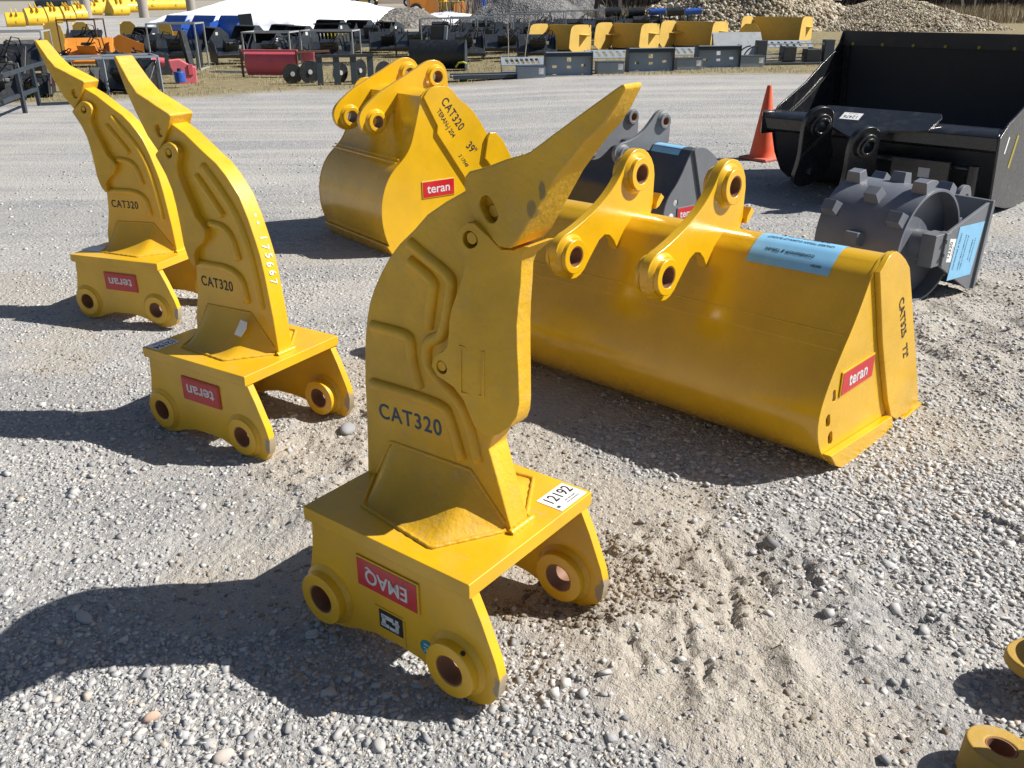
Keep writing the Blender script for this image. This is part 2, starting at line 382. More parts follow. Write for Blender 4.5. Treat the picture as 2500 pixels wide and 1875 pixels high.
def tri_mesh(name, V, Fi, mat, parent=None, smooth=False):
    me = bpy.data.meshes.new(name); me.vertices.add(len(V)); me.vertices.foreach_set('co', V.astype(np.float32).ravel())
    me.loops.add(Fi.size); me.loops.foreach_set('vertex_index', Fi.ravel().astype(np.int32))
    me.polygons.add(len(Fi)); me.polygons.foreach_set('loop_start', np.arange(0, Fi.size, 3, dtype=np.int32)); me.polygons.foreach_set('loop_total', np.full(len(Fi), 3, dtype=np.int32))
    me.update(calc_edges=True)
    if smooth: me.polygons.foreach_set('use_smooth', [True]*len(Fi))
    me.materials.append(mat)
    o = bpy.data.objects.new(name, me); COL.objects.link(o)
    if parent: o.parent = parent
    return o
def island_mat(name, stops, rough=.85, nscale=30, namt=.25):
    m, nt, b = new_mat(name)
    ge = nt.nodes.new('ShaderNodeNewGeometry'); c = ramp(nt, ge.outputs['Random Per Island'], stops)
    n = noise(nt, nscale, 5, .7)
    c2 = mixc(nt, ramp(nt, n, [(.4, 0.), (.7, namt)]), c, (.30, .27, .23))
    nt.links.new(c2, b.inputs['Base Color']); b.inputs['Roughness'].default_value = rough; b.inputs['Specular IOR Level'].default_value = .3
    return m
STONE = island_mat('crushed_limestone', [(0, (.24, .245, .255)), (.25, (.36, .365, .375)), (.6, (.46, .46, .46)), (.88, (.55, .54, .52)), (.95, (.48, .42, .36))])
def scatter(x0, x1, y0, y1, dens, smin, smax, fn, pw=2.2):
    n = int((x1-x0)*(y1-y0)*dens); x = rng.uniform(x0, x1, n); y = rng.uniform(y0, y1, n)
    hfov = .66; ok = (np.abs(x) < (y*math.cos(.415)+1.7*.41)*hfov+1.1) & (rng.random(n) < fn(x, y))
    x, y = x[ok], y[ok]; s = smin+(smax-smin)*rng.random(len(x))**pw
    z = height(x, y)+s*.12
    return np.stack([x, y, z], -1), s
cov = lambda x, y: np.clip(1-soil_mask(x, y)*.90, .0, 1)*np.clip(.55+(fbm(x, y, 1.1, 3, 4)-.45)*2.2, .12, 1)
lists = [scatter(-3.6, 3.9, .95, 3.6, 8500, .004, .0118, cov), scatter(-3.8, 4.2, 3.6, 6.0, 3000, .005, .0125, cov),
         scatter(-3.0, 3.6, .95, 5.0, 1500, .0025, .0075, lambda x, y: soil_mask(x, y)*.9+.1, 1.5), scatter(.55, 3.4, 1.1, 4.6, 900, .009, .0165, lambda x, y: cov(x, y)*np.clip((x-.45)*2.5, 0, 1), 1.3), scatter(-3.2, 3.4, .95, 3.8, 420, .011, .022, cov, 2.4), scatter(-5, 6, 6.0, 11, 160, .006, .018, lambda x, y: .6+0*x)]
pos = np.concatenate([a for a, _ in lists]); siz = np.concatenate([a for _, a in lists])
tag(rocks('loose_gravel', pos-np.array([0, 0, .001]), siz, STONE, cube=True, jit=.2, flat=(.32, .62)), kind='stuff', label='loose grey crushed stone scattered over the yard', cat='gravel')
CRUMB = island_mat('soil_crumbs', [(0, (.17, .135, .10)), (.5, (.27, .225, .175)), (1, (.37, .32, .26))])
p2, s2_ = scatter(-.2, 1.0, 1.6, 2.9, 9000, .002, .0125, lambda x, y: sm(1-np.hypot((x-.22-.35*(y-2.2))/.30, (y-2.25)/.42)+(fbm(x, y, 6, 3, 2)-.5)*1.8, .1, .5)*.8, 2.6)
tag(rocks('dark_clods', p2, s2_, island_mat('dark_soil', [(0, (.11, .085, .062)), (.5, (.20, .16, .12)), (1, (.33, .28, .22))]), jit=.4), kind='stuff', label='dark churned clods beside the right foot of the nearest ripper', cat='soil')
pc, sc_ = scatter(-2.5, 3.6, 1.0, 6.0, 1500, .003, .012, lambda x, y: soil_mask(x, y)*np.clip((fbm(x, y, 3, 3, 5)-.42)*5, 0, 1), 3)
tag(rocks('soil_crumbs', pc, sc_, CRUMB, jit=.4), kind='stuff', label='dry crumbs and clods of brown soil', cat='soil')
# a few single stones one can pick out
def single(name, x, y, s, c, label, sx=1.3):
    mm = plain('stone_'+name, c, .9)
    o = rocks('stone', np.array([[0., 0., 0.]]), np.array([s]), mm, stretch=(sx, sx+.01), jit=.24, smooth=False, flat=(.6, .7))
    sub = o.modifiers.new('sub', 'SUBSURF'); sub.levels = 1; sub.render_levels = 1
    o.location = (x, y, float(height(np.array(x), np.array(y)))+s*.25); tag(o, label, 'stone')
single('a', -.948, 1.763, .026, (.50, .36, .28), 'pinkish stone lying in the sun in front of the nearest shadow')
single('b', -.72, 1.623, .028, (.50, .44, .40), 'smooth pale pink stone at the bottom edge of the photo', 1.4)
single('c', -1.305, 2.171, .036, (.40, .40, .39), 'large flat grey stone lying inside the nearest ripper shadow', 1.5)
single('d', -.338, 1.65, .024, (.44, .43, .42), 'whitish stone on the dry grass below the nearest ripper')
single('e', -.711, 3.411, .045, (.28, .28, .29), 'broken slab of grey rock beside the middle ripper foot', 1.5)
# straw bits
def blades(name, x, y, h, wd, mat, lean=.35, z=None, lying=False, tip=.2):
    n = len(x); an = rng.uniform(0, 2*np.pi, n); la = rng.uniform(0, 2*np.pi, n); le = np.abs(rng.normal(0, lean, n))
    z = height(x, y) if z is None else z; wd = np.asarray(wd)
    dx, dy = np.cos(an)*wd/2, np.sin(an)*wd/2
    if lying: tx, ty, tz = np.cos(la)*h, np.sin(la)*h, rng.uniform(.0, .12, n)*h
    else: tx, ty, tz = np.cos(la)*le*h, np.sin(la)*le*h, h*np.sqrt(np.clip(1-le**2*.6, .1, 1))
    b0 = np.stack([x-dx, y-dy, z], -1); b1 = np.stack([x+dx, y+dy, z], -1)
    t0 = np.stack([x+tx+dx*tip, y+ty+dy*tip, z+tz], -1); t1 = np.stack([x+tx-dx*tip, y+ty-dy*tip, z+tz], -1)
    V = np.stack([b0, b1, t0, t1], 1).reshape(-1, 3); base = np.arange(n)[:, None, None]*4
    return tri_mesh(name, V, (np.array([[0, 1, 2], [0, 2, 3]])[None]+base).reshape(-1, 3), mat)
STRAW = island_mat('dry_straw', [(0, (.26, .20, .12)), (.6, (.44, .37, .25)), (1, (.55, .48, .34))], namt=.0)
n = 2600; x = rng.uniform(-1.2, 2.4, n); y = rng.uniform(1.0, 3.6, n); k = fbm(x, y, 2.2, 3, 7) > .53; x, y = x[k], y[k]
tag(blades('dry_straw', x, y, rng.uniform(.02, .07, len(x)), .0016, STRAW, lying=True, z=height(x, y)+.006), kind='stuff', label='dry straw bits lying on the soil', cat='straw')
n = 60000; x = rng.uniform(-13, 14, n); y = rng.uniform(14, 36, n)
k = (grass_mask(x, y) > rng.uniform(.25, .9, n)) & (fbm(x, y, .8, 3, 1) > .42) & (np.abs(x) < y*.66); x, y = x[k], y[k]
GR = island_mat('dry_grass', [(0, (.14, .13, .06)), (.4, (.30, .25, .14)), (1, (.44, .38, .23))], namt=0)
tag(blades('dry_grass', x, y, rng.uniform(.03, .085, len(x)), .010, GR, lean=.7, tip=.3), kind='stuff', label='short dry winter grass between the stored attachments', cat='grass')

# ------------------------------------------------------------------ rippers
LEG = [(-.290, .344), (.297, .344), (.330, .275), (.372, .170), (.385, .120), (.378, .066), (.352, .026), (.312, .006), (.265, .0), (.215, .012), (.160, .035), (.105, .050), (.040, .056), (-.060, .052), (-.130, .034), (-.185, .012), (-.24, .0), (-.29, .006), (-.325, .035), (-.338, .085), (-.322, .150), (-.30, .25)]
def ripper(name, label, P, loc, rz, group):
    """P: profile set; local x along the legs, y across, z up"""
    t = thing(name, label, 'ripper', loc, rz, group); zp = P['h']; dz = P.get('dz', 0)
    W_, D_, T_ = P['w'], P['d'], P['t']
    MB().box((0, 0, zp-T_/2), (2*W_, 2*D_, T_)).build('shade_upright', 'yellow', t, .003)
    k = (zp-T_)/.344
    leg = [(x*P['w']/.3046, z*k if z > .2 else z) for x, z in LEG]
    a, hb = P['a'], P['hb']; rh, ro = .046, .080
    hl = [circ(-a, hb, rh), circ(a, hb, rh)]
    yl = D_-.014
    for s in (-1, 1):
        MB().plate(leg, hl, lambda u, v: (u, s*yl, v), lambda u, v: (u, s*(yl-.032), v)).build('side_plate', 'yellow_leg', t, .0025)
        for e in (-1, 1):
            o_ = MB(); i_ = MB(); yo = P['s1'] if s < 0 else D_+.012
            o_.cyl((e*a, s*(yl+.001), hb), (e*a, s*yo, hb), ro, 40, hole=rh-.001)
            o_.cyl((e*a, s*(yl-.033), hb), (e*a, s*P['s2'], hb), ro, 40, hole=rh-.001)
            rg = o_.build('pin_boss', 'yellow', t, .004)
            w_ = MB(); w_.cyl((e*a, s*(yl+.0005), hb), (e*a, s*(yl+.012), hb), ro+.016, 40, r2=ro+.002, hole=ro-.002)
            w_.cyl((e*a, s*(yl-.0325), hb), (e*a, s*(yl-.044), hb), ro+.016, 40, r2=ro+.002, hole=ro-.002); w_.build('weld_ring', 'yellow_cast', rg, 0)
            i_.cyl((e*a, s*(P['s2']+.003), hb), (e*a, s*(yo-.004), hb), rh-.0005, 40, hole=rh-.004); i_.build('bushing', 'rust_bore', rg, 0)
            if (s < 0 and e > 0) or (s > 0 and e > 0):
                MB().cyl((e*a+.5*ro, s*(yo-.014), hb+.866*ro), (e*a+.5*(ro+.002), s*(yo-.014), hb+.866*(ro+.002)), .007, 16).build('grease_hole', 'ink', rg, 0)
    y0, y1 = P['ys']; yc = (y0+y1)/2
    MB().plate(P['shank'], P.get('shank_holes', []), lambda u, v: (u, y0, v+dz), lambda u, v: (u, y1, v+dz)).build('shank', 'yellow_cast' if P['cast'] else 'yellow', t, .006)
    # ribs
    for s, yy in ((-1, y0), (1, y1)):
        for rb in P['ribs']:
            pl = smooth_poly(rb, 2, False); vs = MB()
            vs.tube([(x, yy, z+dz) for x, z in pl], [.005]+[.0175]*(len(pl)-2)+[.005], 10)
            vs.build('raised_rib', 'yellow_cast' if P['cast'] else 'yellow', t, 0, 60)
    # gusset skirts, both sides
    for s in (-1, 1):
        yy = y0 if s < 0 else y1; top = P['gtop']; bot = P['gbot']; nu, nv = 24, 12; g = MB(); vs = []
        def pl(pts, q):
            L = [0]
            for i in range(1, len(pts)): L.append(L[-1]+math.dist(pts[i-1], pts[i]))
            q *= L[-1]
            for i in range(1, len(pts)):
                if q <= L[i] or i == len(pts)-1:
                    f = (q-L[i-1])/((L[i]-L[i-1]) or 1); return [pts[i-1][k]+(pts[i][k]-pts[i-1][k])*f for k in range(len(pts[0]))]
        for j in range(nv+1):
            f = j/nv
            for i in range(nu+1):
                q = i/nu; tx, tz = pl(top, q); bx, by = pl(bot, q)
                fl = f**.85; zz = zp+(tz+dz-zp)*(1-f)**1.55 if True else 0
                hx = f**1.15
                vs.append((tx+(bx-tx)*hx, yy+s*(-.001+by*hx), zz))
        n1 = nu+1
        g.add(vs, [(j*n1+i, j*n1+i+1, (j+1)*n1+i+1, (j+1)*n1+i) for j in range(nv) for i in range(nu)])
        go_ = g.build('gusset', 'yellow_cast' if P['cast'] else 'yellow', t, 0, 50)
        wb = MB(); bl = [pl(bot, i/60) for i in range(61)]
        wb.tube([(x, yy+s*by, zp+.002+.001*math.sin(i*2.1)) for i, (x, by) in enumerate(bl)], [.0065+.0008*math.sin(i*1.7) for i in range(61)], 8)
        tl = [pl(top, i/40) for i in range(41)]
        wb.tube([(x, yy, z+dz) for x, z in tl], .006, 8)
        wb.build('weld_bead', 'yellow_cast', go_, 0, 60)
    fx = P['front']; wf = MB()
    wf.tube([(fx+.006, y0-.01+(y1-y0+.02)*i/16, zp+.004+.001*math.sin(i*2.2)) for i in range(17)], [.0095+.0015*math.sin(i*1.9) for i in range(17)], 10)
    wf.build('weld_bead', 'yellow', t, 0, 60)
    # tooth: tapering cap
    hw = P['hw']; yh = P['yh'] if 'yh' in P else yc
    tb = MB().plate(P['tooth'], P['tooth_holes'], lambda u, v: (u, yh-hw(u), v+dz), lambda u, v: (u, yh+hw(u), v+dz), P.get('tcuts', ())).build('tooth', 'yellow_cast', t, .007, seg=3)
    for (cx, cz, r) in P['tpins']: MB().cyl((cx, yh-.048, cz+dz), (cx, yh+.048, cz+dz), r, 24).build('retaining_pin', 'yellow_cast', tb, .002)
    gb = MB(); ga, gbk = P['gy']; gf = P['gf']
    gb.plate(P['guard'], P['guard_holes'], lambda u, v: (u-.0, ga+gf(u, v), v+dz), lambda u, v: (u, gbk-gf(u, v), v+dz), P.get('gcuts', ()))
    gd = gb.build('shank_guard', 'yellow_cast', t, .006, seg=3)
    if P['cast']:
        MB().plate([(.118, .775), (.190, .780), (.192, .905), (.122, .910)], [[(.125, .783), (.184, .787), (.186, .898), (.129, .902)]], lambda u, v: (u, ga-.004+gf(u, v), v), lambda u, v: (u, ga+.006+gf(u, v), v)).build('embossed_square', 'yellow_cast', gd, .001)
    for (cx, cz, r) in P['gpins']: MB().cyl((cx, ga+.004, cz+dz), (cx, gbk-.004, cz+dz), r, 24).build('guard_pin', 'yellow_cast', gd, .002)
    return t
def capsule(a, b, r, n=10):
    ax, ay = a; bx, by = b; d = math.atan2(by-ay, bx-ax); p = []
    for i in range(n+1): q = d+math.pi/2+math.pi*i/n; p.append((ax+r*math.cos(q), ay+r*math.sin(q)))
    for i in range(n+1): q = d-math.pi/2+math.pi*i/n; p.append((bx+r*math.cos(q), by+r*math.sin(q)))
    return p
PA = dict(h=.388, w=.3046, d=.277, t=.044, a=.245, hb=.106, s1=.300, s2=.196, ys=(-.03, .05), cast=True, front=.245,
    shank=[(-.300, .384), (-.291, .491), (-.283, .627), (-.281, .692), (-.271, .789), (-.264, .836), (-.253, .887), (-.238, .935), (-.215, .982), (-.184, 1.031), (-.150, 1.078), (-.110, 1.120), (-.056, 1.165), (-.012, 1.207), (.053, 1.248), (.122, 1.285), (.17, 1.315), (.33, 1.35), (.34, 1.30), (.245, 1.19), (.21, 1.12), (.18, 1.0), (.165, .90), (.17, .80), (.195, .70), (.190, .66), (.172, .617), (.208, .507), (.248, .384)],
    ribs=[[(-.075, 1.130), (-.019, 1.102), (.061, 1.066), (.067, 1.043), (.033, .906), (.011, .889), (-.020, .875), (-.033, .845), (-.028, .800), (.023, .762), (.082, .730), (.108, .676), (.138, .560)], [(-.08, 1.083), (.009, 1.043), (.001, 1.015), (-.023, .905)], [(-.240, .870), (-.091, .875), (-.085, .853), (-.085, .803), (-.062, .725)], [(-.262, .694), (.024, .703), (.044, .669), (.082, .550)]],
    gtop=[(-.255, .40), (-.19, .525), (.11, .532), (.225, .41)], gbot=[(-.265, .0), (-.17, .145), (.125, .186), (.232, .006)],
    tooth=[(.152, 1.334), (.201, 1.349), (.259, 1.372), (.304, 1.386), (.320, 1.393), (.376, 1.434), (.433, 1.475), (.514, 1.532), (.528, 1.540), (.533, 1.532), (.510, 1.49), (.482, 1.452), (.452, 1.425), (.385, 1.345), (.345, 1.282), (.292, 1.199), (.268, 1.172), (.233, 1.173), (.203, 1.197), (.167, 1.223), (.156, 1.243), (.144, 1.272), (.136, 1.297), (.140, 1.322)],
    tooth_holes=[capsule((.200, 1.266), (.214, 1.244), .019)], tpins=[(.207, 1.247, .0145)], hw=lambda u: .068-.034*max(0, min(1, (u-.28)/.25)), tcuts=(.28, .40),
    guard=[(.124, 1.157), (.124, 1.187), (.135, 1.208), (.157, 1.220), (.176, 1.222), (.211, 1.194), (.233, 1.163), (.262, 1.163), (.295, 1.178), (.310, 1.180), (.276, 1.145), (.270, 1.121), (.268, 1.078), (.262, 1.020), (.259, .973), (.260, .904), (.262, .850), (.264, .766), (.258, .730), (.242, .700), (.218, .678), (.190, .672), (.160, .70), (.129, .76), (.096, .789), (.041, .806), (.024, .828), (.029, .849), (.044, .867), (.065, .878), (.080, .895), (.086, .924), (.090, .965), (.098, .996), (.130, 1.068), (.144, 1.108), (.142, 1.138), (.130, 1.15)],
    guard_holes=[circ(.162, 1.181, .021, 20), circ(.058, .833, .018, 20)], gpins=[(.165, 1.184, .0145), (.055, .834, .014)], gy=(-.074, .090), gf=lambda u, v: .058*max(0, min(1, (u-.165)/.10))**1.15*max(0, min(1, (1.235-v)/.10)), gcuts=(.165, .185, .205, .225, .245))
rA = ripper('ripper', 'nearest yellow ripper, tooth pointing up to the right, lot number 12192 on its plate', PA, (-.1811, 2.1682, 0), -.6534, 'yellow rippers standing on the gravel')
# upside down badge, decal, sticker, stencil
def badge(parent, c, w_, h_, nrm, up, s, txt, mat='red', tz=.6, rim='yellow', rot180=True, ltr='silver', sx=1.0, bev=.002):
    nrm = Vector(nrm); up = Vector(up); right = up.cross(nrm)
    mw = frame(Vector(c), right, up)
    bd = MB().box((0, 0, .003), (w_+.012, h_+.012, .006)).build('badge', rim, parent, .002); bd.matrix_local = mw
    MB().box((0, 0, .0068), (w_, h_, .0016)).build('badge_face', mat, bd, .0005)
    a = Matrix.Rotation(math.pi, 4, 'Z') if rot180 else Matrix()
    text('lettering', txt, h_*tz, ltr, bd, Matrix.Translation((0, 0, .0082)) @ a, sx=sx, ext=.0008)
    return bd
badge(rA, (.005, -.263, .253), .222, .088, (0, -1, 0), (0, 0, 1), 0, 'EMAQ', tz=.72, sx=.92)
dec = MB().box((0, 0, .001), (.088, .060, .002)).build('decal', 'ink', rA, 0, mw=frame(Vector((.006, -.263, .121)), (1, 0, 0), (0, 0, 1)))
for (cx, cy, ww, hh) in ((-.012, .012, .046, .014), (-.026, -.002, .014, .034), (-.022, -.016, .030, .012), (.024, .0, .012, .040), (.012, -.018, .034, .010), (.020, .004, .026, .009)):
    MB().box((cx, cy, .0024), (ww, hh, .0008)).build('decal_mark', 'silver', dec, 0)
MB().bar((-.052, -.264, .158), (.052, -.264, .158), .004).bar((.058, -.264, .150), (.058, -.264, .060), .004).build('weld_bead', 'yellow_cast', rA, 0)
qc = MB().cyl((0, 0, 0), (0, 0, .0012), .024, 28).build('round_sticker', 'teal', rA, 0, mw=frame(Vector((.138, -.263, .103)), (1, 0, 0), (0, 0, 1)))
text('lettering', 'QC', .018, 'white', qc, Matrix.Translation((.002, -.007, .0014)) @ Matrix.Rotation(math.pi, 4, 'Z'), ext=.0002)
text('lettering', 'PASS', .010, 'white', qc, Matrix.Translation((0, .009, .0014)) @ Matrix.Rotation(math.pi, 4, 'Z'), ext=.0002)
text('stencil', 'CAT320', .066, 'inkblue', rA, frame(Vector((-.110, -.0306, .618)), (1, 0, .05), (0, 0, 1)), sx=.95, space=1.15)
def lot(parent, c, x, y, num, w_=.125, h_=.085):
    st = MB().box((0, 0, .0006), (w_, h_, .0012)).build('lot_sticker', 'white', parent, .0003, mw=frame(Vector(c), x, y))
    text('lot_number', num, h_*.60, 'ink', st, Matrix.Translation((0, h_*.14, .0014)), sx=.86, ext=.0002)
    for k, (yy, ww) in enumerate(((-.22, .62), (-.33, .60))):
        text('small_print', '844-450-6200' if k == 0 else 'www.ymauctions.com'[0:14], h_*.10, 'ink', st, Matrix.Translation((.012, h_*yy, .0014)), ext=.0001)
    MB().box((-w_*.40, -h_*.28, .0015), (.012, .010, .0004)).build('logo', 'inkblue', st, 0)
    return st
lot(rA, (.252, .200, .3885), (0, 1, 0), (-1, 0, 0), '12192', .128, .088)
# middle and far ripper (same make)
o = .042
def up_(l): return [(x, z+o) for x, z in l]
sh = [(-.245, .342), (-.238, .42), (-.212, .50), (-.196, .564), (-.187, .646), (-.178, .74), (-.17, .84), (-.18, .93), (-.20, 1.02), (-.23, 1.10), (-.28, 1.16), (-.33, 1.20), (-.35, 1.25), (-.30, 1.27), (-.212, 1.246), (-.13, 1.207), (-.036, 1.145), (.03, 1.105), (.077, 1.062), (.137, .986), (.173, .901), (.200, .815), (.215, .76), (.228, .68), (.237, .596), (.247, .502), (.257, .342)]
PB = dict(h=.385, w=.3091, d=.268, t=.043, a=.2475, hb=.106, s1=.272, s2=.172, ys=(-.03, .05), cast=False, front=.252, shank=up_(sh),
    ribs=[up_(l) for l in ([(-.052, 1.096), (.036, 1.007), (.107, .918), (.150, .808), (.172, .701), (.185, .600), (.190, .529)], [(-.099, 1.049), (-.025, .969), (.037, .893)], [(-.061, .858), (.058, .850), (.093, .719)], [(-.163, .675), (.092, .681), (.112, .539)])],
    gtop=up_([(-.215, .37), (-.15, .494), (.12, .503), (.235, .37)]), gbot=[(-.235, .0), (-.165, .145), (.11, .165), (.238, .004)],
    tooth=up_([(-.497, 1.480), (-.483, 1.488), (-.412, 1.398), (-.365, 1.352), (-.187, 1.282), (-.178, 1.275), (-.203, 1.230), (-.235, 1.180), (-.287, 1.124), (-.341, 1.185), (-.400, 1.278), (-.439, 1.347)]),
    tooth_holes=[[(x, z+o) for x, z in capsule((-.268, 1.218), (-.260, 1.203), .016)]], tpins=[(-.261, 1.245, .012)], hw=lambda u: .058+.0*u-.018*max(0, min(1, (-u-.36)/.14)), yh=.010,
    guard=up_([(-.293, 1.112), (-.288, 1.121), (-.226, 1.166), (-.205, 1.172), (-.187, 1.171), (-.165, 1.163), (-.153, 1.150), (-.147, 1.132), (-.156, 1.107), (-.172, 1.073), (-.167, 1.041), (-.145, .986), (-.118, .927), (-.102, .886), (-.074, .861), (-.055, .834), (-.060, .806), (-.078, .780), (-.120, .752), (-.146, .726), (-.150, .669), (-.165, .670), (-.188, .700), (-.203, .755), (-.206, .833), (-.212, .917), (-.222, .979), (-.245, 1.038), (-.272, 1.081)]),
    guard_holes=[[(x, z+o) for x, z in circ(-.207, 1.129, .019, 20)]], gpins=[(-.210, 1.175, .013), (-.104, .838, .016)], gy=(-.062, .082), gf=lambda u, v: 0)
def teran_ripper(label, loc, rz):
    t = ripper('ripper', label, PB, loc, rz, 'yellow rippers standing on the gravel')
    badge(t, (.020, -.255, .247), .215, .092, (0, -1, 0), (0, 0, 1), 0, 'teran', 'red_faded', .82, 'red_faded', sx=1.05)
    text('stencil', 'CAT320', .060, 'ink', t, frame(Vector((-.066, -.0306, .640)), (1, 0, .0), (0, 0, 1)), sx=.86, space=1.12)
    return t
rB = teran_ripper('middle yellow ripper with 175667 chalked up its edge and a torn white paper scrap', (-1.1651, 3.5520, -.042), -.5609)
rC = teran_ripper('farthest left yellow ripper, standing behind and left of the one chalked 175667', (-2.1744, 5.1252, -.042), -.3495)
lot(rB, (-.262, -.197, .3855), (0, -1, 0), (1, 0, 0), '12194', .120, .082)
MB().box((0, 0, .0006), (.10, .16, .0012)).build('lot_sticker', 'white', rC, 0, mw=frame(Vector((-.24, -.12, .3855)), (0, 1, 0), (-1, 0, 0)))
MB().plate([(-.03, -.028), (.012, -.034), (.036, .004), (.034, .03), (-.006, .036), (-.012, .018)], [], lambda u, v: (u, v, .001), lambda u, v: (u, v, .002)).build('paper_scrap', 'white', rB, 0, mw=frame(Vector((.112, -.088, .492)), (1, 0, .05), (0, .42, 1)))
# chalk number down the lit edge, digit by digit
EDGE = [(.137, 1.028), (.173, .943), (.200, .857), (.215, .802), (.228, .722), (.237, .638), (.247, .544)]
def edge_x(z): return float(np.interp(z, [e[1] for e in EDGE[::-1]], [e[0] for e in EDGE[::-1]]))
for i, dch in enumerate('175667'):
    z_ = .865-.035*i; dx = edge_x(z_-.02)-edge_x(z_+.02)
    text('chalk_number', dch, .050, 'marker', rB, frame(Vector((edge_x(z_)+.002, .012-.004*(i % 2), z_)), (dx, .0, -.04), (0, 1, 0)), sx=.85, ext=.0008, shear=.15)
for i in range(2): MB().cyl((edge_x(.95-.03*i)-.003, .012, .95-.03*i), (edge_x(.95-.03*i)+.002, .012, .951-.03*i), .006, 8).build('chalk_mark', 'marker', rB, 0)

# ------------------------------------------------------------------ excavator buckets
def bframe(O, u):
    u = Vector(u).normalized(); v = Vector((0, 0, 1)).cross(u).normalized(); w_ = u.cross(v)
    return Matrix(((u.x, v.x, w_.x, O[0]), (u.y, v.y, w_.y, O[1]), (u.z, v.z, w_.z, O[2]), (0, 0, 0, 1)))
def shell(name, prof, x0, x1, th, mat, parent, bev=0):
    inner = offset(prof, th); poly = prof+inner[::-1]
    return MB().plate(poly, [], lambda a, b: (x0, a, b), lambda a, b: (x1, a, b)).build(name, mat, parent, bev, 25)
def lug(parent, out, holes, x0, x1, rb, rh, prot, mat, th=0):
    o = MB().plate(out, [circ(*h, rh) for h in holes], lambda a, b: (x0, a, b), lambda a, b: (x1, a, b)).build('lug_plate', mat, parent, .004, 30)
    for h in holes:
        for s, xx in ((1, max(x0, x1)), (-1, min(x0, x1))):
            r_ = MB().cyl((xx, h[0], h[1]), (xx+s*prot, h[0], h[1]), rb, 40, r2=rb*.97, hole=rh-.001).build('pin_boss', mat, o, .004)
            MB().cyl((xx, h[0], h[1]), (xx+s*.014, h[0], h[1]), rb+.016, 36, r2=rb+.003, hole=rb-.002).build('weld_ring', mat, r_, 0)
        MB().cyl((min(x0, x1)-prot+.003, h[0], h[1]), (max(x0, x1)+prot-.003, h[0], h[1]), rh-.0005, 36, hole=rh-.004).build('bushing', 'rust_bore', o, 0)
    return o
def strip(prof, a0, a1, n, d):
    """points along a profile between two arc lengths, offset outward"""
    L = [0]
    for i in range(1, len(prof)): L.append(L[-1]+math.dist(prof[i-1], prof[i]))
    pr = offset(prof, d); out = []
    for k in range(n+1):
        q = a0+(a1-a0)*k/n
        for i in range(1, len(prof)):
            if q <= L[i] or i == len(prof)-1:
                f = (q-L[i-1])/(L[i]-L[i-1]); out.append((pr[i-1][0]+(pr[i][0]-pr[i-1][0])*f, pr[i-1][1]+(pr[i][1]-pr[i-1][1])*f)); break
    return out
# --- 72 inch clean-up bucket
bk = [(.175, .792), (.145, .786), (.112, .764), (.082, .742), (.060, .712), (.020, .640), (-.036, .555), (-.097, .480), (-.154, .400), (-.190, .335), (-.210, .280), (-.212, .222), (-.190, .155), (-.152, .098), (-.079, .035), (.002, -.008), (.12, -.022)]
bks = [bk[0]]+[q for i in range(1, len(bk)-2) for q in ((bk[i][0]*.75+bk[i+1][0]*.25, bk[i][1]*.75+bk[i+1][1]*.25), (bk[i][0]*.25+bk[i+1][0]*.75, bk[i][1]*.25+bk[i+1][1]*.75))]+bk[-2:]
mwB = bframe((1.2514, 2.9871, .0390), (.7139, -.7001, .0156))
t72 = thing('excavator_bucket', 'long yellow clean-up bucket marked CAT325 72", light blue label on its top tube', 'bucket', mw=mwB, group='excavator buckets')
prof = [(.30, .700), (.27, .758), (.225, .786)]+bks+[(.45, -.022), (.72, -.030)]
body = shell('shell', offset(prof, .003), -1.819, -.011, .016, 'yellow_bucket', t72)
MB().cyl((-1.812, .165, .712), (-.014, .165, .712), .070, 40).build('torque_tube', 'yellow_bucket', t72, 0)
MB().plate([(.20, .775), (.34, .742), (.34, .728), (.20, .755)], [], lambda a, b: (-1.81, a, b), lambda a, b: (-.015, a, b)).build('top_plate', 'yellow_bucket', t72, .002)
side = bks+[(.45, -.022), (.62, -.02), (.725, .036), (.62, .24), (.507, .448), (.430, .59), (.365, .707), (.31, .75), (.254, .782), (.215, .795)]
hs = [capsule((-.114, .334), (-.106, .308), .013), capsule((-.136, .240), (-.128, .216), .016), capsule((-.096, .156), (-.088, .130), .017)]
for x0, x1 in ((-.012, 0.), (-1.83, -1.818)):
    MB().plate(side, hs, lambda a, b: (x0, a, b), lambda a, b: (x1, a, b)).build('side_plate', 'yellow_bucket', t72, .002)
for x0, x1 in ((.0, .022), (-1.852, -1.83)):
    MB().plate([(.085, .745), (.112, .764), (.145, .790), (.175, .800), (.215, .799), (.254, .782), (.31, .75), (.365, .707), (.430, .59), (.507, .448), (.62, .24), (.725, .036), (.700, .012), (.50, .020), (.430, .060), (.366, .150), (.215, .44)], [], lambda a, b: (x0, a, b), lambda a, b: (x1, a, b)).build('side_cutter', 'yellow_bucket', t72, .003)
    MB().plate([(-.142, .098), (.414, .066), (.436, .040), (.44, .0), (.387, -.024), (.121, -.026), (.002, -.012), (-.079, .032)], [], lambda a, b: (x0, a, b), lambda a, b: (x1+(.010 if x0 >= 0 else -.0), a, b)).build('wear_plate', 'yellow_bucket', t72, .004)
MB().plate([(.50, -.005), (.74, .020), (.868, -.040), (.862, -.058), (.56, -.058), (.50, -.030)], [], lambda a, b: (-1.858, a, b), lambda a, b: (.030, a, b)).build('cutting_edge', 'yellow_bucket', t72, .003)
wl = MB()
for (a, b) in ((-.050, .533), (-.088, .485)):
    wl.tube([(-1.81+1.79*i/90, a+.003, b) for i in range(91)], .0042, 6)
wl.build('weld_seam', 'yellow', body, 0, 60)
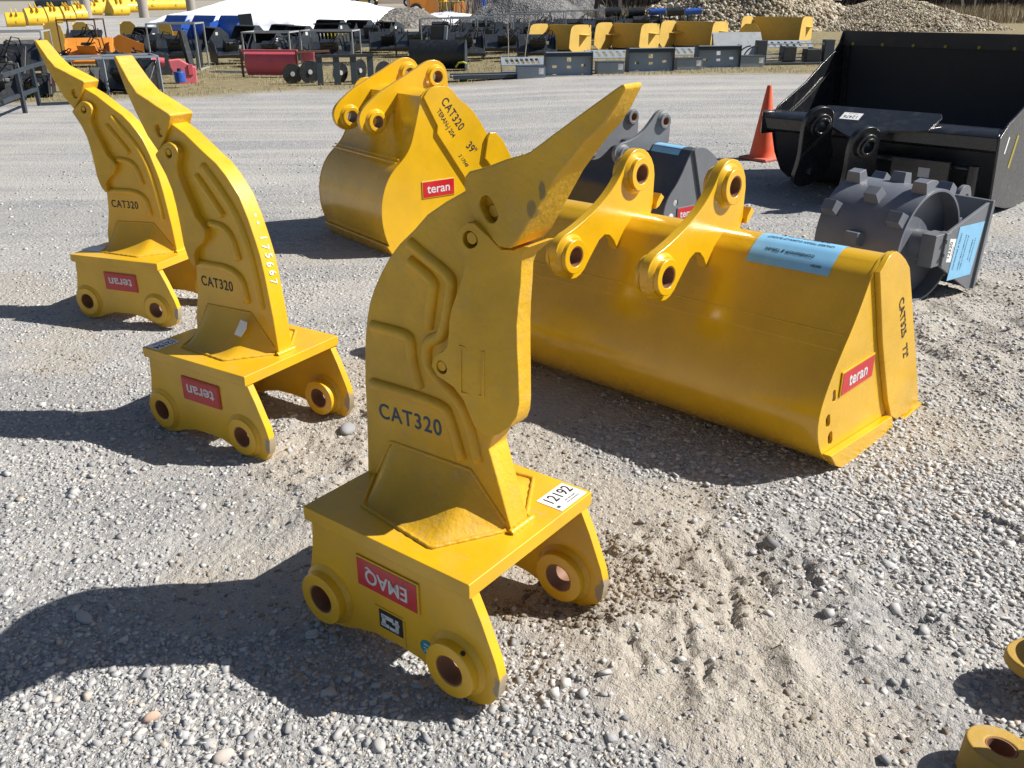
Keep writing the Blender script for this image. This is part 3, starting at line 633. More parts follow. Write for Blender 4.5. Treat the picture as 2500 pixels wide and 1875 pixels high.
MB().tube([(-.90, a, b) for a, b in strip(prof, .92, 1.15, 8, .003)], .002, 6).build('weld_seam', 'yellow', body, 0)
LG = smooth_poly([(-.374, .683), (-.372, .738), (-.331, .775), (-.265, .792), (-.167, .829), (-.067, .880), (-.001, .929), (.050, .982), (.087, 1.037), (.128, 1.067), (.188, 1.070), (.250, 1.035), (.290, .966), (.286, .87), (.284, .765), (.18, .72), (.10, .62), (.05, .62), (-.01, .72), (-.075, .735), (-.153, .652), (-.203, .592), (-.26, .575), (-.33, .60), (-.365, .64)])
for x0 in (-.70, -1.16): lug(t72, LG, [(-.285, .686), (.150, .965)], x0, x0+.042, .074, .043, .034, 'yellow_bucket')
for x0 in (-.66, -1.12): MB().plate([(.285, .79), (.31, .80), (.345, .835), (.32, .855), (.29, .82)], [], lambda a, b: (x0+.02, a, b), lambda a, b: (x0-.06, a, b)).build('stop_block', 'yellow_bucket', t72, .002)
bd = badge(t72, (.0005, .064, .354), .262, .088, (1, 0, 0), (0, .0, 1), 0, 'teran', 'red', .80, 'yellow', rot180=False, sx=1.05)
text('stencil', 'CAT325   72"', .058, 'ink', t72, frame(Vector((.0228, .405, .445)), (0, .47, -.88), (0, .88, .47)), sx=1.02)
def label_strip(parent, prof, a0, a1, x0, x1, d=.0135, mat='ltblue', n=14):
    ps = strip(prof, a0, a1, n, d); vs = []; m_ = MB()
    for a, b in ps: vs += [(x0, a, b), (x1, a, b)]
    m_.add(vs, [(2*i, 2*i+1, 2*i+3, 2*i+2) for i in range(n)])
    o = m_.build('paper_label', mat, parent, 0); return o, ps
lb, ps = label_strip(t72, prof, .125, .320, -.50, -.155, d=.0012)
def on_label(lb, ps, q, xx, s, size, sx=1, mat='ink'):
    i = max(1, min(len(ps)-2, int(q*(len(ps)-1)))); a = Vector((0, ps[i+1][0]-ps[i-1][0], ps[i+1][1]-ps[i-1][1])).normalized()
    up = -a; xdir = Vector((1, 0, 0)); nrm = xdir.cross(up)
    p = Vector((xx, *ps[i]))
    out = Vector((0, p.y-.16, p.z-.66)).normalized()
    yv = up if nrm.dot(out) > 0 else -up
    mw = frame(p+out*.0016, (1, 0, 0), yv) @ Matrix.Rotation(math.pi, 4, 'Z')
    return text('label_print', s, size, mat, lb, mw, sx=sx, ext=.0002)
on_label(lb, ps, .10, -.33, '72" 40 SQM" FOR CAT 325  "C"', .015)
on_label(lb, ps, .30, -.33, 'UNUSED TERAN CLEAN-UP BUCKET', .017)
on_label(lb, ps, .66, -.34, 'CONSIGNOR # TERAN', .021, .95)
on_label(lb, ps, .88, -.215, 'teran', .020, 1, 'inkblue')
# --- 39 inch digging bucket
mw39 = bframe((-.8865, 6.2301, -.0314), (.60659, -.79502, 0))
t39 = thing('excavator_bucket', 'tall yellow digging bucket marked CAT320 39" behind the nearest ripper', 'bucket', mw=mw39, group='excavator buckets')
b39 = [(.335, 1.092), (.299, .971), (.262, .850), (.225, .750), (.164, .675), (.067, .600), (.012, .521), (-.029, .412), (-.040, .289), (-.028, .180), (.004, .081), (.042, .020)]
b39s = smooth_poly(b39, 2, False)
p39 = [(.56, 1.00), (.575, 1.07), (.53, 1.115), (.47, 1.128), (.40, 1.118)]+b39s+[(.12, -.010), (.9, -.020)]
sb = shell('shell', offset(p39, .003), -.981, -.009, .016, 'yellow_bucket', t39)
MB().cyl((-.985, .465, 1.035), (-.012, .465, 1.035), .080, 36).build('torque_tube', 'yellow_bucket', t39, 0)
s39 = b39s+[(.12, -.012), (1.05, -.015), (1.12, .05), (1.10, .35), (1.02, .60), (.93, .74), (.889, .775), (.835, .864), (.754, .965), (.702, 1.011), (.632, 1.058), (.590, 1.110), (.555, 1.135), (.513, 1.147), (.444, 1.150), (.400, 1.143), (.362, 1.122)]
for x0, x1 in ((-.010, 0.), (-.99, -.98)): MB().plate(s39, [], lambda a, b: (x0, a, b), lambda a, b: (x1, a, b)).build('side_plate', 'yellow_bucket', t39, .002)
for x0, x1 in ((0, .020), (-1.01, -.99)):
    MB().plate([(.343, 1.085), (.372, 1.122), (.405, 1.146), (.444, 1.152), (.513, 1.149), (.555, 1.138), (.590, 1.113), (.632, 1.060), (.702, 1.013), (.754, .967), (.835, .866), (.889, .777), (.93, .742), (1.02, .60), (1.10, .35), (1.12, .05), (1.04, .0), (.90, .12), (.702, .452), (.442, .833), (.449, .885)], [], lambda a, b: (x0, a, b), lambda a, b: (x1, a, b)).build('side_strip', 'yellow_bucket', t39, .002)
    MB().plate([(.872, .770), (.890, .800), (.937, .800), (1.003, .742), (1.089, .600), (1.17, .30), (1.10, .30), (.86, .60), (.84, .62)], [], lambda a, b: (x0+(.020 if x0 >= 0 else -.028), a, b), lambda a, b: (x1+(.028 if x0 >= 0 else -.020), a, b)).build('side_cutter', 'yellow_bucket', t39, .003)
for i in range(5): MB().bar((-.1-.195*i, .86, -.005), (-.1-.195*i, 1.30, -.005), .06, .05).build('tooth', 'yellow', t39, .006)
ws = MB()
for (a, b) in ((.150, .682), (.128, .662)): ws.tube([(-.98+.965*i/50, a-.018, b-.005) for i in range(51)], .006, 6)
ws.build('weld_seam', 'yellow_bucket', sb, 0)
# wrapped lower wear strip, lifting eye pads
MB().plate([(-.012, .070), (.035, -.005), (.12, -.030), (.12, -.014), (.045, .012), (.002, .080)], [], lambda a, b: (-1.0, a, b), lambda a, b: (.01, a, b)).build('wear_strip', 'yellow_bucket', t39, .003)
L39 = smooth_poly([(.010, .89), (.010, .945), (.040, .995), (.110, 1.050), (.204, 1.110), (.361, 1.180), (.485, 1.238), (.575, 1.285), (.64, 1.303), (.70, 1.296), (.750, 1.262), (.775, 1.20), (.775, 1.08), (.66, .99), (.42, 1.0), (.30, .985), (.235, .87), (.19, .818), (.11, .805), (.045, .83)])
for x0 in (-.36, -.75): lug(t39, L39, [(.145, .905), (.668, 1.183)], x0, x0+.035, .072, .044, .032, 'yellow_bucket')
badge(t39, (.0005, .445, .442), .270, .112, (1, 0, 0), (0, .0, 1), 0, 'teran', 'red', .80, 'yellow', rot180=False, sx=1.05)
text('stencil', 'CAT320', .088, 'ink', t39, frame(Vector((.0206, .580, .955)), (0, .58, -.815), (0, .815, .58)), sx=.80, space=1.12)
text('stencil', 'TERAN-J 204', .050, 'ink', t39, frame(Vector((.0206, .520, .895)), (0, .545, -.838), (0, .838, .545)), sx=.86)
text('stencil', '39"', .085, 'ink', t39, frame(Vector((.0206, .735, .700)), (0, .66, -.75), (0, .75, .66)), sx=.85)
text('chalk_number', '2 17548', .038, 'ink', t39, frame(Vector((.0206, .660, .62)), (0, .6, -.8), (0, .8, .6)), sx=.9, shear=.3)
# red wedge blocks under the shell
for i, (xx, yy) in enumerate(((-.90, .10), (-.60, .14))):
    o_ = MB().box((xx, yy, .0), (.20, .10, .07), Matrix.Rotation(.3, 3, 'X')).build('wear_block', 'rust' if i else 'red', t39, .006)
# --- grey bucket
mwG = bframe((1.0325, 5.9105, .045), (.60659, -.79502, 0))
tG = thing('excavator_bucket', 'dark grey bucket standing behind the long yellow one, blue label on its top', 'bucket', mw=mwG, group='excavator buckets')
bg_ = smooth_poly([(.240, .694), (.199, .630), (.153, .547), (.100, .471), (.037, .411), (.004, .339), (-.004, .250), (.01, .15), (.05, .06), (.12, .0)], 2, False)
pG = [(.40, .58), (.405, .64), (.37, .685), (.32, .70), (.27, .702)]+bg_+[(.2, -.01), (.6, -.015)]
shell('shell', offset(pG, .003), -1.211, -.009, .014, 'grey_shell', tG)
MB().cyl((-1.215, .325, .635), (-.01, .325, .635), .062, 32).build('torque_tube', 'grey_shell', tG, 0)
sG = bg_+[(.2, -.01), (.80, -.01), (.83, .05), (.70, .32), (.498, .575), (.463, .632), (.415, .665), (.372, .692), (.33, .705), (.285, .708), (.255, .702)]
for x0, x1 in ((-.010, 0), (-1.22, -1.21)): MB().plate(sG, [circ(.112, .359, .022, 16), circ(.070, .270, .022, 16)], lambda a, b: (x0, a, b), lambda a, b: (x1, a, b)).build('side_plate', 'grey', tG, .002)
MB().plate([(.243, .694), (.262, .706), (.285, .710), (.33, .707), (.372, .694), (.415, .667), (.463, .634), (.498, .577), (.70, .32), (.80, .10), (.60, .05), (.347, .365)], [], lambda a, b: (0, a, b), lambda a, b: (.018, a, b)).build('side_strip', 'grey', tG, .002)
LG2 = smooth_poly([(-.13, .66), (-.115, .70), (-.07, .725), (.0, .735), (.08, .757), (.16, .800), (.223, .858), (.270, .905), (.315, .920), (.36, .908), (.400, .870), (.410, .812), (.405, .66), (.28, .63), (.16, .66), (.08, .60), (.02, .57), (-.05, .57), (-.11, .60)])
for x0 in (-.40, -.715): lug(tG, LG2, [(-.045, .650), (.335, .842)], x0, x0+.03, .052, .030, .028, 'grey')
badge(tG, (.0005, .232, .272), .20, .088, (1, 0, 0), (0, .0, 1), 0, 'teran', 'red', .80, 'grey', rot180=False, sx=1.05)
text('stencil', 'EC140', .075, 'ink', tG, frame(Vector((.0186, .47, .47)), (0, .6, -.8), (0, .8, .6)), sx=.8)
text('stencil', 'TERAN', .045, 'ink', tG, frame(Vector((.0186, .43, .40)), (0, .6, -.8), (0, .8, .6)), sx=.8)
label_strip(tG, pG, .14, .30, -.36, -.10, d=.0012, n=8)
for (a, b) in ((.07, .27),): MB().cyl((.001, a, b), (.003, a, b), .021, 20).build('round_sticker', 'white', tG, 0)

# ------------------------------------------------------------------ roller compactor
hz = .048
n_ = Vector((math.sin(2.49293), math.cos(2.49293), 0)); mwC = bframe((2.38257, 4.91478, hz), n_)
tC = thing('compactor_wheel', 'grey roller with square pads, lot number 12320 and a blue label on its side plate', 'compactor wheel', mw=mwC)
Rd = .326; Wd = .53
MB().cyl((0, 0, Rd), (-Wd, 0, Rd), Rd, 72, hole=Rd-.016).build('drum', 'grey_drum', tC, .002)
MB().cyl((-.085, 0, Rd), (-.105, 0, Rd), Rd-.0165, 60).build('inner_disc', 'grey_drum', tC, 0)
MB().cyl((-Wd+.13, 0, Rd), (-Wd+.115, 0, Rd), Rd-.0165, 60).build('inner_disc', 'grey_drum', tC, 0)
MB().cyl((-.115, 0, Rd), (.0, 0, Rd), .088, 32).cyl((0, 0, Rd), (.022, 0, Rd), .072, 32).build('axle_hub', 'grey', tC, .004)
for j, (xx, ph) in enumerate(((-.058, 12), (-.265, 36), (-.47, 12))):
    for i in range(8):
        th = R(ph+45*i); rr = Rd+.026; c_ = (xx, rr*math.cos(th), Rd+rr*math.sin(th))
        if c_[2] < .03: continue
        q = Matrix.Rotation(th-math.pi/2, 3, 'X')
        pd = MB().box(c_, (.094, .083, .064), q, taper=(.84, .78)).build('pad', 'grey_drum', tC, .0025)
# yoke: side plates, mounting plate, bearing blocks
sp = [(.03, .415), (.455, .530), (.50, .520), (.505, .49), (.452, .035), (.43, .012), (.39, .018), (.03, .215), (.0, .235), (.0, .405)]
for x0, x1 in ((.062, .080), (-Wd-.08, -Wd-.062)):
    MB().plate(sp, [], lambda a, b: (x0, a, b), lambda a, b: (x1, a, b)).build('yoke_plate', 'grey', tC, .002)
MB().box((.040, -.03, Rd), (.085, .13, .185)).box((.070, .022, Rd), (.05, .05, .19)).build('bearing_block', 'grey', tC, .004)
MB().box((-Wd-.040, -.03, Rd), (.085, .13, .185)).build('bearing_block', 'grey', tC, .004)
MB().cyl((.09, -.0, Rd-.03), (.105, -.0, Rd-.03), .012, 6).cyl((.09, 0, Rd+.05), (.105, 0, Rd+.05), .012, 6).build('bolt', 'grey', tC, .001)
MB().plate([(.470, .540), (.492, .540), (.462, .012), (.440, .012)], [], lambda a, b: (.094, a, b), lambda a, b: (-Wd-.094, a, b)).build('mounting_plate', 'grey', tC, .002)
MB().bar((.088, .49, .53), (-Wd-.08, .49, .53), .02).bar((.086, .500, .50), (.086, .465, .03), .012).build('plate_rim', 'grey', tC, .003)
for xx in (-.13, -.33):
    MB().plate(smooth_poly([(.48, .50), (.53, .58), (.62, .585), (.66, .52), (.70, .40), (.70, .22), (.64, .14), (.47, .12)], 2), [circ(.60, .50, .028, 16), circ(.62, .25, .028, 16)], lambda a, b: (xx, a, b), lambda a, b: (xx-.028, a, b)).build('lug_plate', 'grey', tC, .002)
def on_side(parent, x, q, mat, name):
    return MB().plate(q, [], lambda a, b: (x, a, b), lambda a, b: (x+.0012, a, b)).build(name, mat, parent, 0)
lbq = [(.155, .432), (.440, .424), (.392, .110), (.120, .120)]
lbC = on_side(tC, .0812, lbq, 'ltblue', 'paper_label')
fr = frame(Vector((.0826, .27, .27)), (0, -.14, -.99), (0, .99, -.14))
def side_text(s, size, u_, v_, sx=1):
    mw = frame(Vector((.0828, u_, v_)), (0, .14, .99), (0, -.99, .14)); return text('label_print', s, size, 'ink', lbC, mw, sx=sx, ext=.0001)
side_text('CONSIGNOR # TERAN', .021, .175, .285); side_text('UNUSED TERAN COMPACTOR', .017, .235, .27, .9); side_text('WHEEL 18" FOR KOMATSU PC120', .015, .262, .265, .9)
side_text('PIN = KMOCEME18', .017, .330, .27, .85); side_text('18MM DRUM PAD, LOT # 01', .014, .358, .265, .85)
stC = on_side(tC, .0816, [(.062, .378), (.138, .366), (.120, .232), (.044, .244)], 'white', 'lot_sticker')
text('lot_number', '12320', .047, 'ink', stC, frame(Vector((.0832, .085, .306)), (0, .14, .99), (0, -.99, .14)), sx=.86, ext=.0002)
text('small_print', '844-450-6200', .010, 'ink', stC, frame(Vector((.0832, .118, .296)), (0, .14, .99), (0, -.99, .14)), ext=.0001)

# ------------------------------------------------------------------ big black bucket
mwK = bframe((2.8552, 8.7567, .0492), (.7204, -.6936, 0)); LK = 1.95
tK = thing('loader_bucket', 'large black loader bucket, open side up, lot number 12476 on its rear beam', 'bucket', mw=mwK)
pk = smooth_poly([(-.70, .62), (-.67, .5), (-.60, .32), (-.47, .15), (-.30, .045), (-.05, .0), (.22, .01), (.42, .10), (.56, .28), (.625, .50), (.615, .80), (.575, 1.06), (.535, 1.235)], 2, False)
shell('shell', pk, .012, LK-.012, .018, 'black_in', tK)
MB().bar((.06, .560, 1.085), (LK-.06, .560, 1.085), .006, .012).build('weld_seam', 'black', tK, 0)
MB().plate([(.545, 1.195), (.520, 1.325), (.495, 1.325), (.505, 1.19)], [], lambda a, b: (.0, a, b), lambda a, b: (LK, a, b)).build('cutting_edge', 'black_in', tK, .003)
for i in range(7):
    s_ = .12+.285*i
    MB().cyl((s_, .520, 1.215), (s_, .492, 1.210), .014, 8).cyl((s_, .520, 1.215), (s_, .485, 1.209), .007, 8).build('bolt', 'tape', tK, 0)
topc = [(.500, 1.325), (.443, 1.215), (.356, 1.145), (.092, 1.029), (-.159, .899), (-.430, .801), (-.640, .725), (-.71, .66)]
sideL = topc+[(-.70, .52), (-.60, .31), (-.45, .135), (-.28, .04), (-.05, .0), (.22, .0), (.44, .10), (.58, .27), (.640, .50), (.63, .80), (.59, 1.06), (.545, 1.325)]
MB().plate(sideL, [], lambda a, b: (.0, a, b), lambda a, b: (.016, a, b)).build('side_plate', 'black', tK, .003)
sideR = topc[:-2]+[(-.66, .735), (-.82, .645), (-.72, .135), (-.60, .095), (-.30, .03), (-.05, .0), (.22, .0), (.44, .10), (.58, .27), (.640, .50), (.63, .80), (.59, 1.06), (.545, 1.325)]
MB().plate(sideR, [], lambda a, b: (LK-.0, a, b), lambda a, b: (LK-.018, a, b)).build('side_plate', 'black', tK, .003)
MB().tube([(.028, a-.01, b-.16) for a, b in [(.30, 1.13), (.092, 1.02), (-.159, .90), (-.35, .83), (-.50, .775)]], .006, 6).build('weld_bead', 'black', tK, 0)
MB().bar((.075, .50, 1.19), (.075, .60, .50), .02).build('corner_rib', 'black', tK, .002)
# rear beam
bm_ = [(-.60, .690), (-.78, .668), (-.815, .640), (-.79, .54), (-.72, .515), (-.60, .53)]
MB().plate(bm_, [], lambda a, b: (-.055, a, b), lambda a, b: (LK-.018, a, b)).build('rear_beam', 'black', tK, .008)
MB().plate([(-.060, -.700), (-.055, -.795), (-.03, -.835), (.0, -.80), (.02, -.70)], [], lambda a, b: (a, b, .50), lambda a, b: (a, b, .69)).build('beam_end_cap', 'black', tK, .008)
# flat gusset lying on the beam between and beside the lugs, with the sticker
def flat(poly, z0, z1, name, mat, par, bev=.002): return MB().plate(poly, [], lambda a, b: (a, b, z0+.05+(b+.6)*.45), lambda a, b: (a, b, z1+.05+(b+.6)*.45)).build(name, mat, par, bev)
gs_ = flat([(.46, -.60), (1.42, -.60), (1.45, -.66), (1.42, -.83), (1.33, -.86), (1.14, -.88), (.99, -.98), (.90, -1.02), (.80, -.98), (.66, -.90), (.56, -.86), (.46, -.86)], .694, .712, 'top_gusset', 'black', tK)
q_ = Vector((.38, -.90, -.22)).normalized(); inv = mwK.inverted()
def ear(P):
    p = Vector((0, 0, 1)).cross(q_).normalized(); up = q_.cross(p)
    mw = inv @ Matrix(((p.x, up.x, q_.x, P[0]), (p.y, up.y, q_.y, P[1]), (p.z, up.z, q_.z, P[2]), (0, 0, 0, 1)))
    out = smooth_poly([(-.155, .0), (-.13, .11), (0, .16), (.12, .12), (.155, .0), (.17, -.14), (.26, -.26), (.24, -.46), (.05, -.56), (-.12, -.52), (-.10, -.30), (-.13, -.14)], 2)
    sqh = [(.0, -.46), (.06, -.44), (.05, -.38), (-.01, -.40)]
    e = MB().plate(out, [circ(0, 0, .062, 24), sqh], lambda a, b: (a, b, 0), lambda a, b: (a, b, -.045)).build('lug_plate', 'black', tK, .006, mw=mw)
    MB().cyl((0, 0, -.08), (0, 0, .035), .100, 40, hole=.061).build('pin_boss', 'black', e, .008)
    MB().cyl((0, 0, -.09), (0, 0, .052), .072, 40, hole=.050).build('bushing', 'black', e, .005)
    return e
ear((2.569, 7.575, .70)); ear((2.853, 7.26, .58))
stK = MB().box((0, 0, .0006), (.165, .105, .0012)).build('lot_sticker', 'white', tK, .0002, mw=frame(Vector((.74, -.735, .7025)), (-1, 0, 0), (0, -1, -.45)))
text('lot_number', '12476', .062, 'ink', stK, Matrix.Translation((0, .01, .0014)), sx=.86, ext=.0002)
text('small_print', '844-450-6200', .013, 'ink', stK, Matrix.Translation((0, -.036, .0014)), ext=.0001)
# tipping cylinder and hose under the beam
hy = MB().cyl((1.0, -.72, .40), (1.62, -.72, .38), .045, 24).cyl((1.62, -.72, .38), (1.74, -.72, .378), .022, 16).build('hydraulic_cylinder', 'black', tK, .002)
MB().box((1.40, -.80, .31), (.46, .05, .24)).build('valve_box', 'black', tK, .006)
MB().box((1.44, -.828, .33), (.09, .003, .075)).build('data_plate', 'galv', tK, 0)
MB().cyl((1.80, -.80, .14), (1.80, -.80, .42), .045, 20).build('pivot_post', 'black', tK, .003)
MB().tube([(.90, -.86, .60), (.92, -.93, .63), (.98, -.96, .61), (1.02, -.90, .575)], .008, 8).build('shackle', 'galv', tK, 0)
MB().box((LK+.0005, -.62, .57), (.002, .025, .13), Matrix.Rotation(-.35, 3, 'X')).build('white_marker', 'white', tK, 0)
MB().box((LK+.001, -.42, .50), (.003, .045, .26), Matrix.Rotation(-.35, 3, 'X')).build('hazard_tape', 'tape', tK, 0)

# ------------------------------------------------------------------ traffic cone
tN = thing('traffic_cone', 'tall orange traffic cone on the gravel beside the black bucket', 'traffic cone', (2.747, 9.807, .049), R(38))
MB().box((0, 0, .016), (.36, .36, .032)).build('base', 'cone_base', tN, .012)
cn = MB(); n = 40; vs = []; prof_ = [(.145, .03), (.137, .045), (.128, .10), (.026, .755), (.021, .765), (.018, .75), (.12, .10), (.13, .03)]
for r_, z_ in prof_: vs += [(r_*math.cos(2*math.pi*i/n), r_*math.sin(2*math.pi*i/n), z_) for i in range(n)]
cn.add(vs, [(j*n+i, j*n+(i+1) % n, ((j+1) % 8)*n+(i+1) % n, ((j+1) % 8)*n+i) for j in range(8) for i in range(n)])
cn.build('cone_body', 'cone', tN, 0, 50)

# ------------------------------------------------------------------ lug bracket cut by the right edge
tL = thing('lug_bracket', 'yellow attachment lying on its side, cut off by the bottom right corner', 'bracket', (1.083, 1.472, .034), R(-4))
tilt = Matrix.Rotation(R(8), 3, 'Y')
M['dull'] = paint('dull_dusty_yellow_paint', (.40, .25, .04), .6, dust=(.34, .28, .24), dustamt=.8, coat=0, bumps=1.2)
MB().cyl((.020, .030, .0), (.030, .038, .088), .076, 48, hole=.034).build('pin_boss', 'dull', tL, .006)
MB().cyl((.021, .031, .008), (.0295, .038, .085), .0335, 36, hole=.030).build('bushing', 'rust_bore', tL, 0)
MB().plate(smooth_poly([(.155, .30), (.20, .24), (.33, .20), (.75, .10), (.80, .45), (.38, .42), (.24, .40), (.165, .36)], 2), [], lambda a, b: (a, b, .085), lambda a, b: (a, b, .118)).build('side_plate', 'dull', tL, .005)
MB().cyl((.31, .31, .118), (.31, .31, .165), .085, 40, hole=.042).build('pin_boss', 'yellow', tL, .005)
MB().plate([(.03, -.16), (.8, -.20), (.8, .12), (.05, .10)], [], lambda a, b: (a+.04, b, .02), lambda a, b: (a+.04, b, .055)).build('side_plate', 'yellow_cast', tL, .004)
MB().box((.235, -.12, .25), (.05, .34, .50)).build('shade_upright', 'yellow', tL, .003)  # unseen upright added out of frame to cast shade over the boss and gravel

# ------------------------------------------------------------------ stored attachments across the yard road
def gz(x, y): return float(height(np.array(float(x)), np.array(float(y))))
def at_(x, y): return (x, y, gz(x, y)-.01)
# quick-attach plates
def qa_plate(label, x, y, rz, wd=1.10, ht=.52):
    t = thing('mounting_plate', label, 'mounting plate', at_(x, y), rz, 'grey loader mounting plates along the grass edge')
    hw_ = wd/2; out = [(-hw_*.97, 0), (hw_*.97, 0), (hw_*.86, ht*.82), (-hw_*.98, ht*.82)]
    hs_ = [[(a-.05, b-.028), (a+.05, b-.028), (a+.05, b+.028), (a-.05, b+.028)] for a, b in ((-.33, .20), (0, .19), (.33, .225))]
    hs_.append([(-.05, .30), (.05, .30), (.05, .39), (-.05, .39)])
    hs_ += [[(a-.045, .028), (a+.045, .028), (a+.045, .045), (a-.045, .045)] for a in (-.33, .33)]
    MB().plate(out, hs_, lambda u, v: (u, .03+v*.12, v), lambda u, v: (u, .045+v*.12, v)).build('face_plate', 'slate', t, .003)
    MB().bar((-hw_, -.02, ht*.97), (hw_*.9, -.02, ht*.97), .14, .015).build('top_lip', 'slate', t, .002)
    MB().plate([(-.04, ht*.80), (-.02, ht*.97), (.04, ht*.97), (.09, ht*.80)], [], lambda u, v: (-hw_, u, v), lambda u, v: (hw_*.9, u, v)).build('top_channel', 'slate_dark', t, .002)
    for s in (-1, 1):
        k = hw_*(1 if s < 0 else .95)
        MB().plate([(-.06, 0), (.30, 0), (.22, ht), (-.06, ht)], [], lambda u, v: (s*k, u, v), lambda u, v: (s*k-s*.012, u, v)).build('side_wing', 'slate_dark', t, .002)
    MB().bar((-hw_*.97, -.03, .012), (hw_*.97, -.03, .012), .14, .015).build('bottom_lip', 'slate', t, .002)
    return t
qa_plate('leftmost of the grey mounting plates with square holes, above the nearest ripper tooth', 1.33, 20.95, R(6))
qa_plate('middle grey mounting plate with square holes', 3.30, 21.85, R(8), 1.13, .54)
qa_plate('rightmost grey mounting plate with square holes, a white scribble on it', 5.10, 22.85, R(8), 1.12, .53)
def step_rack(label, x, y, rz, wd=1.3, up=.30):
    t = thing('step_rack', label, 'rack', at_(x, y), rz, 'slotted grey steps')
    hs_ = [capsule((-wd/2+.16+i*(wd-.3)/6, .12), (-wd/2+.12+i*(wd-.3)/6, .30), .035, 5) for i in range(7)]
    MB().plate([(-wd/2, .04), (wd/2, .04), (wd/2, .40), (-wd/2, .40)], hs_, lambda u, v: (u, v*.7, up+v*.45), lambda u, v: (u, v*.7-.01, up+.012+v*.45)).build('slotted_tread', 'slate', t, .002)
    for s in (-1, 1): MB().plate([(-.12, 0), (.32, 0), (.32, up+.20), (.02, up+.02)], [], lambda u, v: (s*wd/2, u, v), lambda u, v: (s*wd/2-s*.01, u, v)).build('side_plate', 'slate_dark', t, .002)
    MB().bar((-wd/2, .0, .10), (wd/2, .0, .10), .30, .012).build('lower_tread', 'slate', t, .002)
    return t
step_rack('slotted grey step left of the leftmost mounting plate', .30, 21.5, R(4), 1.0, .20)
step_rack('slotted grey step between the leftmost and middle mounting plates', 2.45, 22.3, R(6), 1.3, .26)
step_rack('slotted grey step between the middle and rightmost mounting plates', 4.35, 23.3, R(6), 1.3, .26)
step_rack('slotted grey step behind the low wheeled frame', 7.45, 25.2, R(6), 1.4, .32)
def small_box(label, x, y, rz, lid=True):
    t = thing('storage_box', label, 'box', at_(x, y), rz, 'small grey boxes with white tags')
    MB().box((0, 0, .13), (.62, .36, .26)).build('box_body', 'slate', t, .006)
    MB().box((0, 0, .266), (.66, .40, .012)).build('lid', 'slate_dark', t, .003)
    MB().box((.22, -.182, .16), (.11, .003, .13)).build('paper_tag', 'white', t, 0)
    return t
small_box('small grey box with white tag left of the leftmost mounting plate', .45, 20.75, R(6))
small_box('small grey box with white tag right of the leftmost mounting plate', 2.28, 21.45, R(6))
small_box('small grey box with white tag right of the middle mounting plate', 4.25, 22.45, R(8))
small_box('small grey box at the right end of the mounting plates', 5.95, 23.25, R(8))
tp = thing('ramp', 'long low grey ramp lying flat at the grass edge', 'ramp', at_(-.45, 20.75), R(14))
MB().box((0, 0, .10), (1.75, .40, .02)).build('deck', 'slate', tp, .003); MB().bar((-.87, -.2, .09), (.87, -.2, .09), .02, .09).bar((-.87, .2, .10), (.87, .2, .10), .02, .09).build('side_rail', 'slate_dark', tp, .002)
for xx in (-.6, 0, .6): MB().box((xx, 0, .04), (.12, .38, .08)).build('foot', 'rubber', tp, .003)
tq = thing('display_board', 'pale grey leaning panel behind the rightmost small box', 'panel', at_(6.15, 25.2), R(4))
MB().plate([(-.65, 0), (.75, 0), (.65, .72), (-.70, .72)], [], lambda u, v: (u, v*.5, v), lambda u, v: (u, v*.5+.012, v)).build('panel_face', 'galv', tq, .002)
MB().plate([(-.1, 0), (.4, 0), (.33, .70)], [], lambda u, v: (-.68, u, v), lambda u, v: (-.67, u, v)).build('panel_side', 'slate_dark', tq, 0)
tr = thing('wheeled_frame', 'low dark frame with curved guards and a pale top rail, left of the black bucket', 'frame', at_(7.2, 23.9), R(8))
MB().bar((-.75, 0, .50), (.85, 0, .50), .04, .03).build('top_rail', 'galv', tr, .002)
for xx in (-.85, .95): MB().box((xx, .05, .30), (.26, .20, .58)).build('end_post', 'slate_dark', tr, .01)
MB().bar((-.9, 0, .04), (1.0, 0, .04), .5, .05).build('base_rail', 'slate_dark', tr, .004)
MB().bar((-.8, .1, .16), (.9, .1, .16), .06, .03).bar((-.8, .2, .25), (.9, .2, .25), .05, .03).build('mid_rail', 'slate', tr, .002)
MB().box((-.1, .1, .26), (.35, .3, .36)).build('drive_unit', 'black_far', tr, .02); MB().box((.55, .1, .22), (.4, .3, .3)).build('drive_unit', 'black_far', tr, .02)
for i in range(2): MB().tube([(-1.0-.12*i-.36*math.sin(q), -.05+.1*i, .06+.40*math.cos(q)) for q in np.linspace(0, 1.5, 9)], .018, 8).build('curved_guard', 'slate_dark', tr, 0, 60)

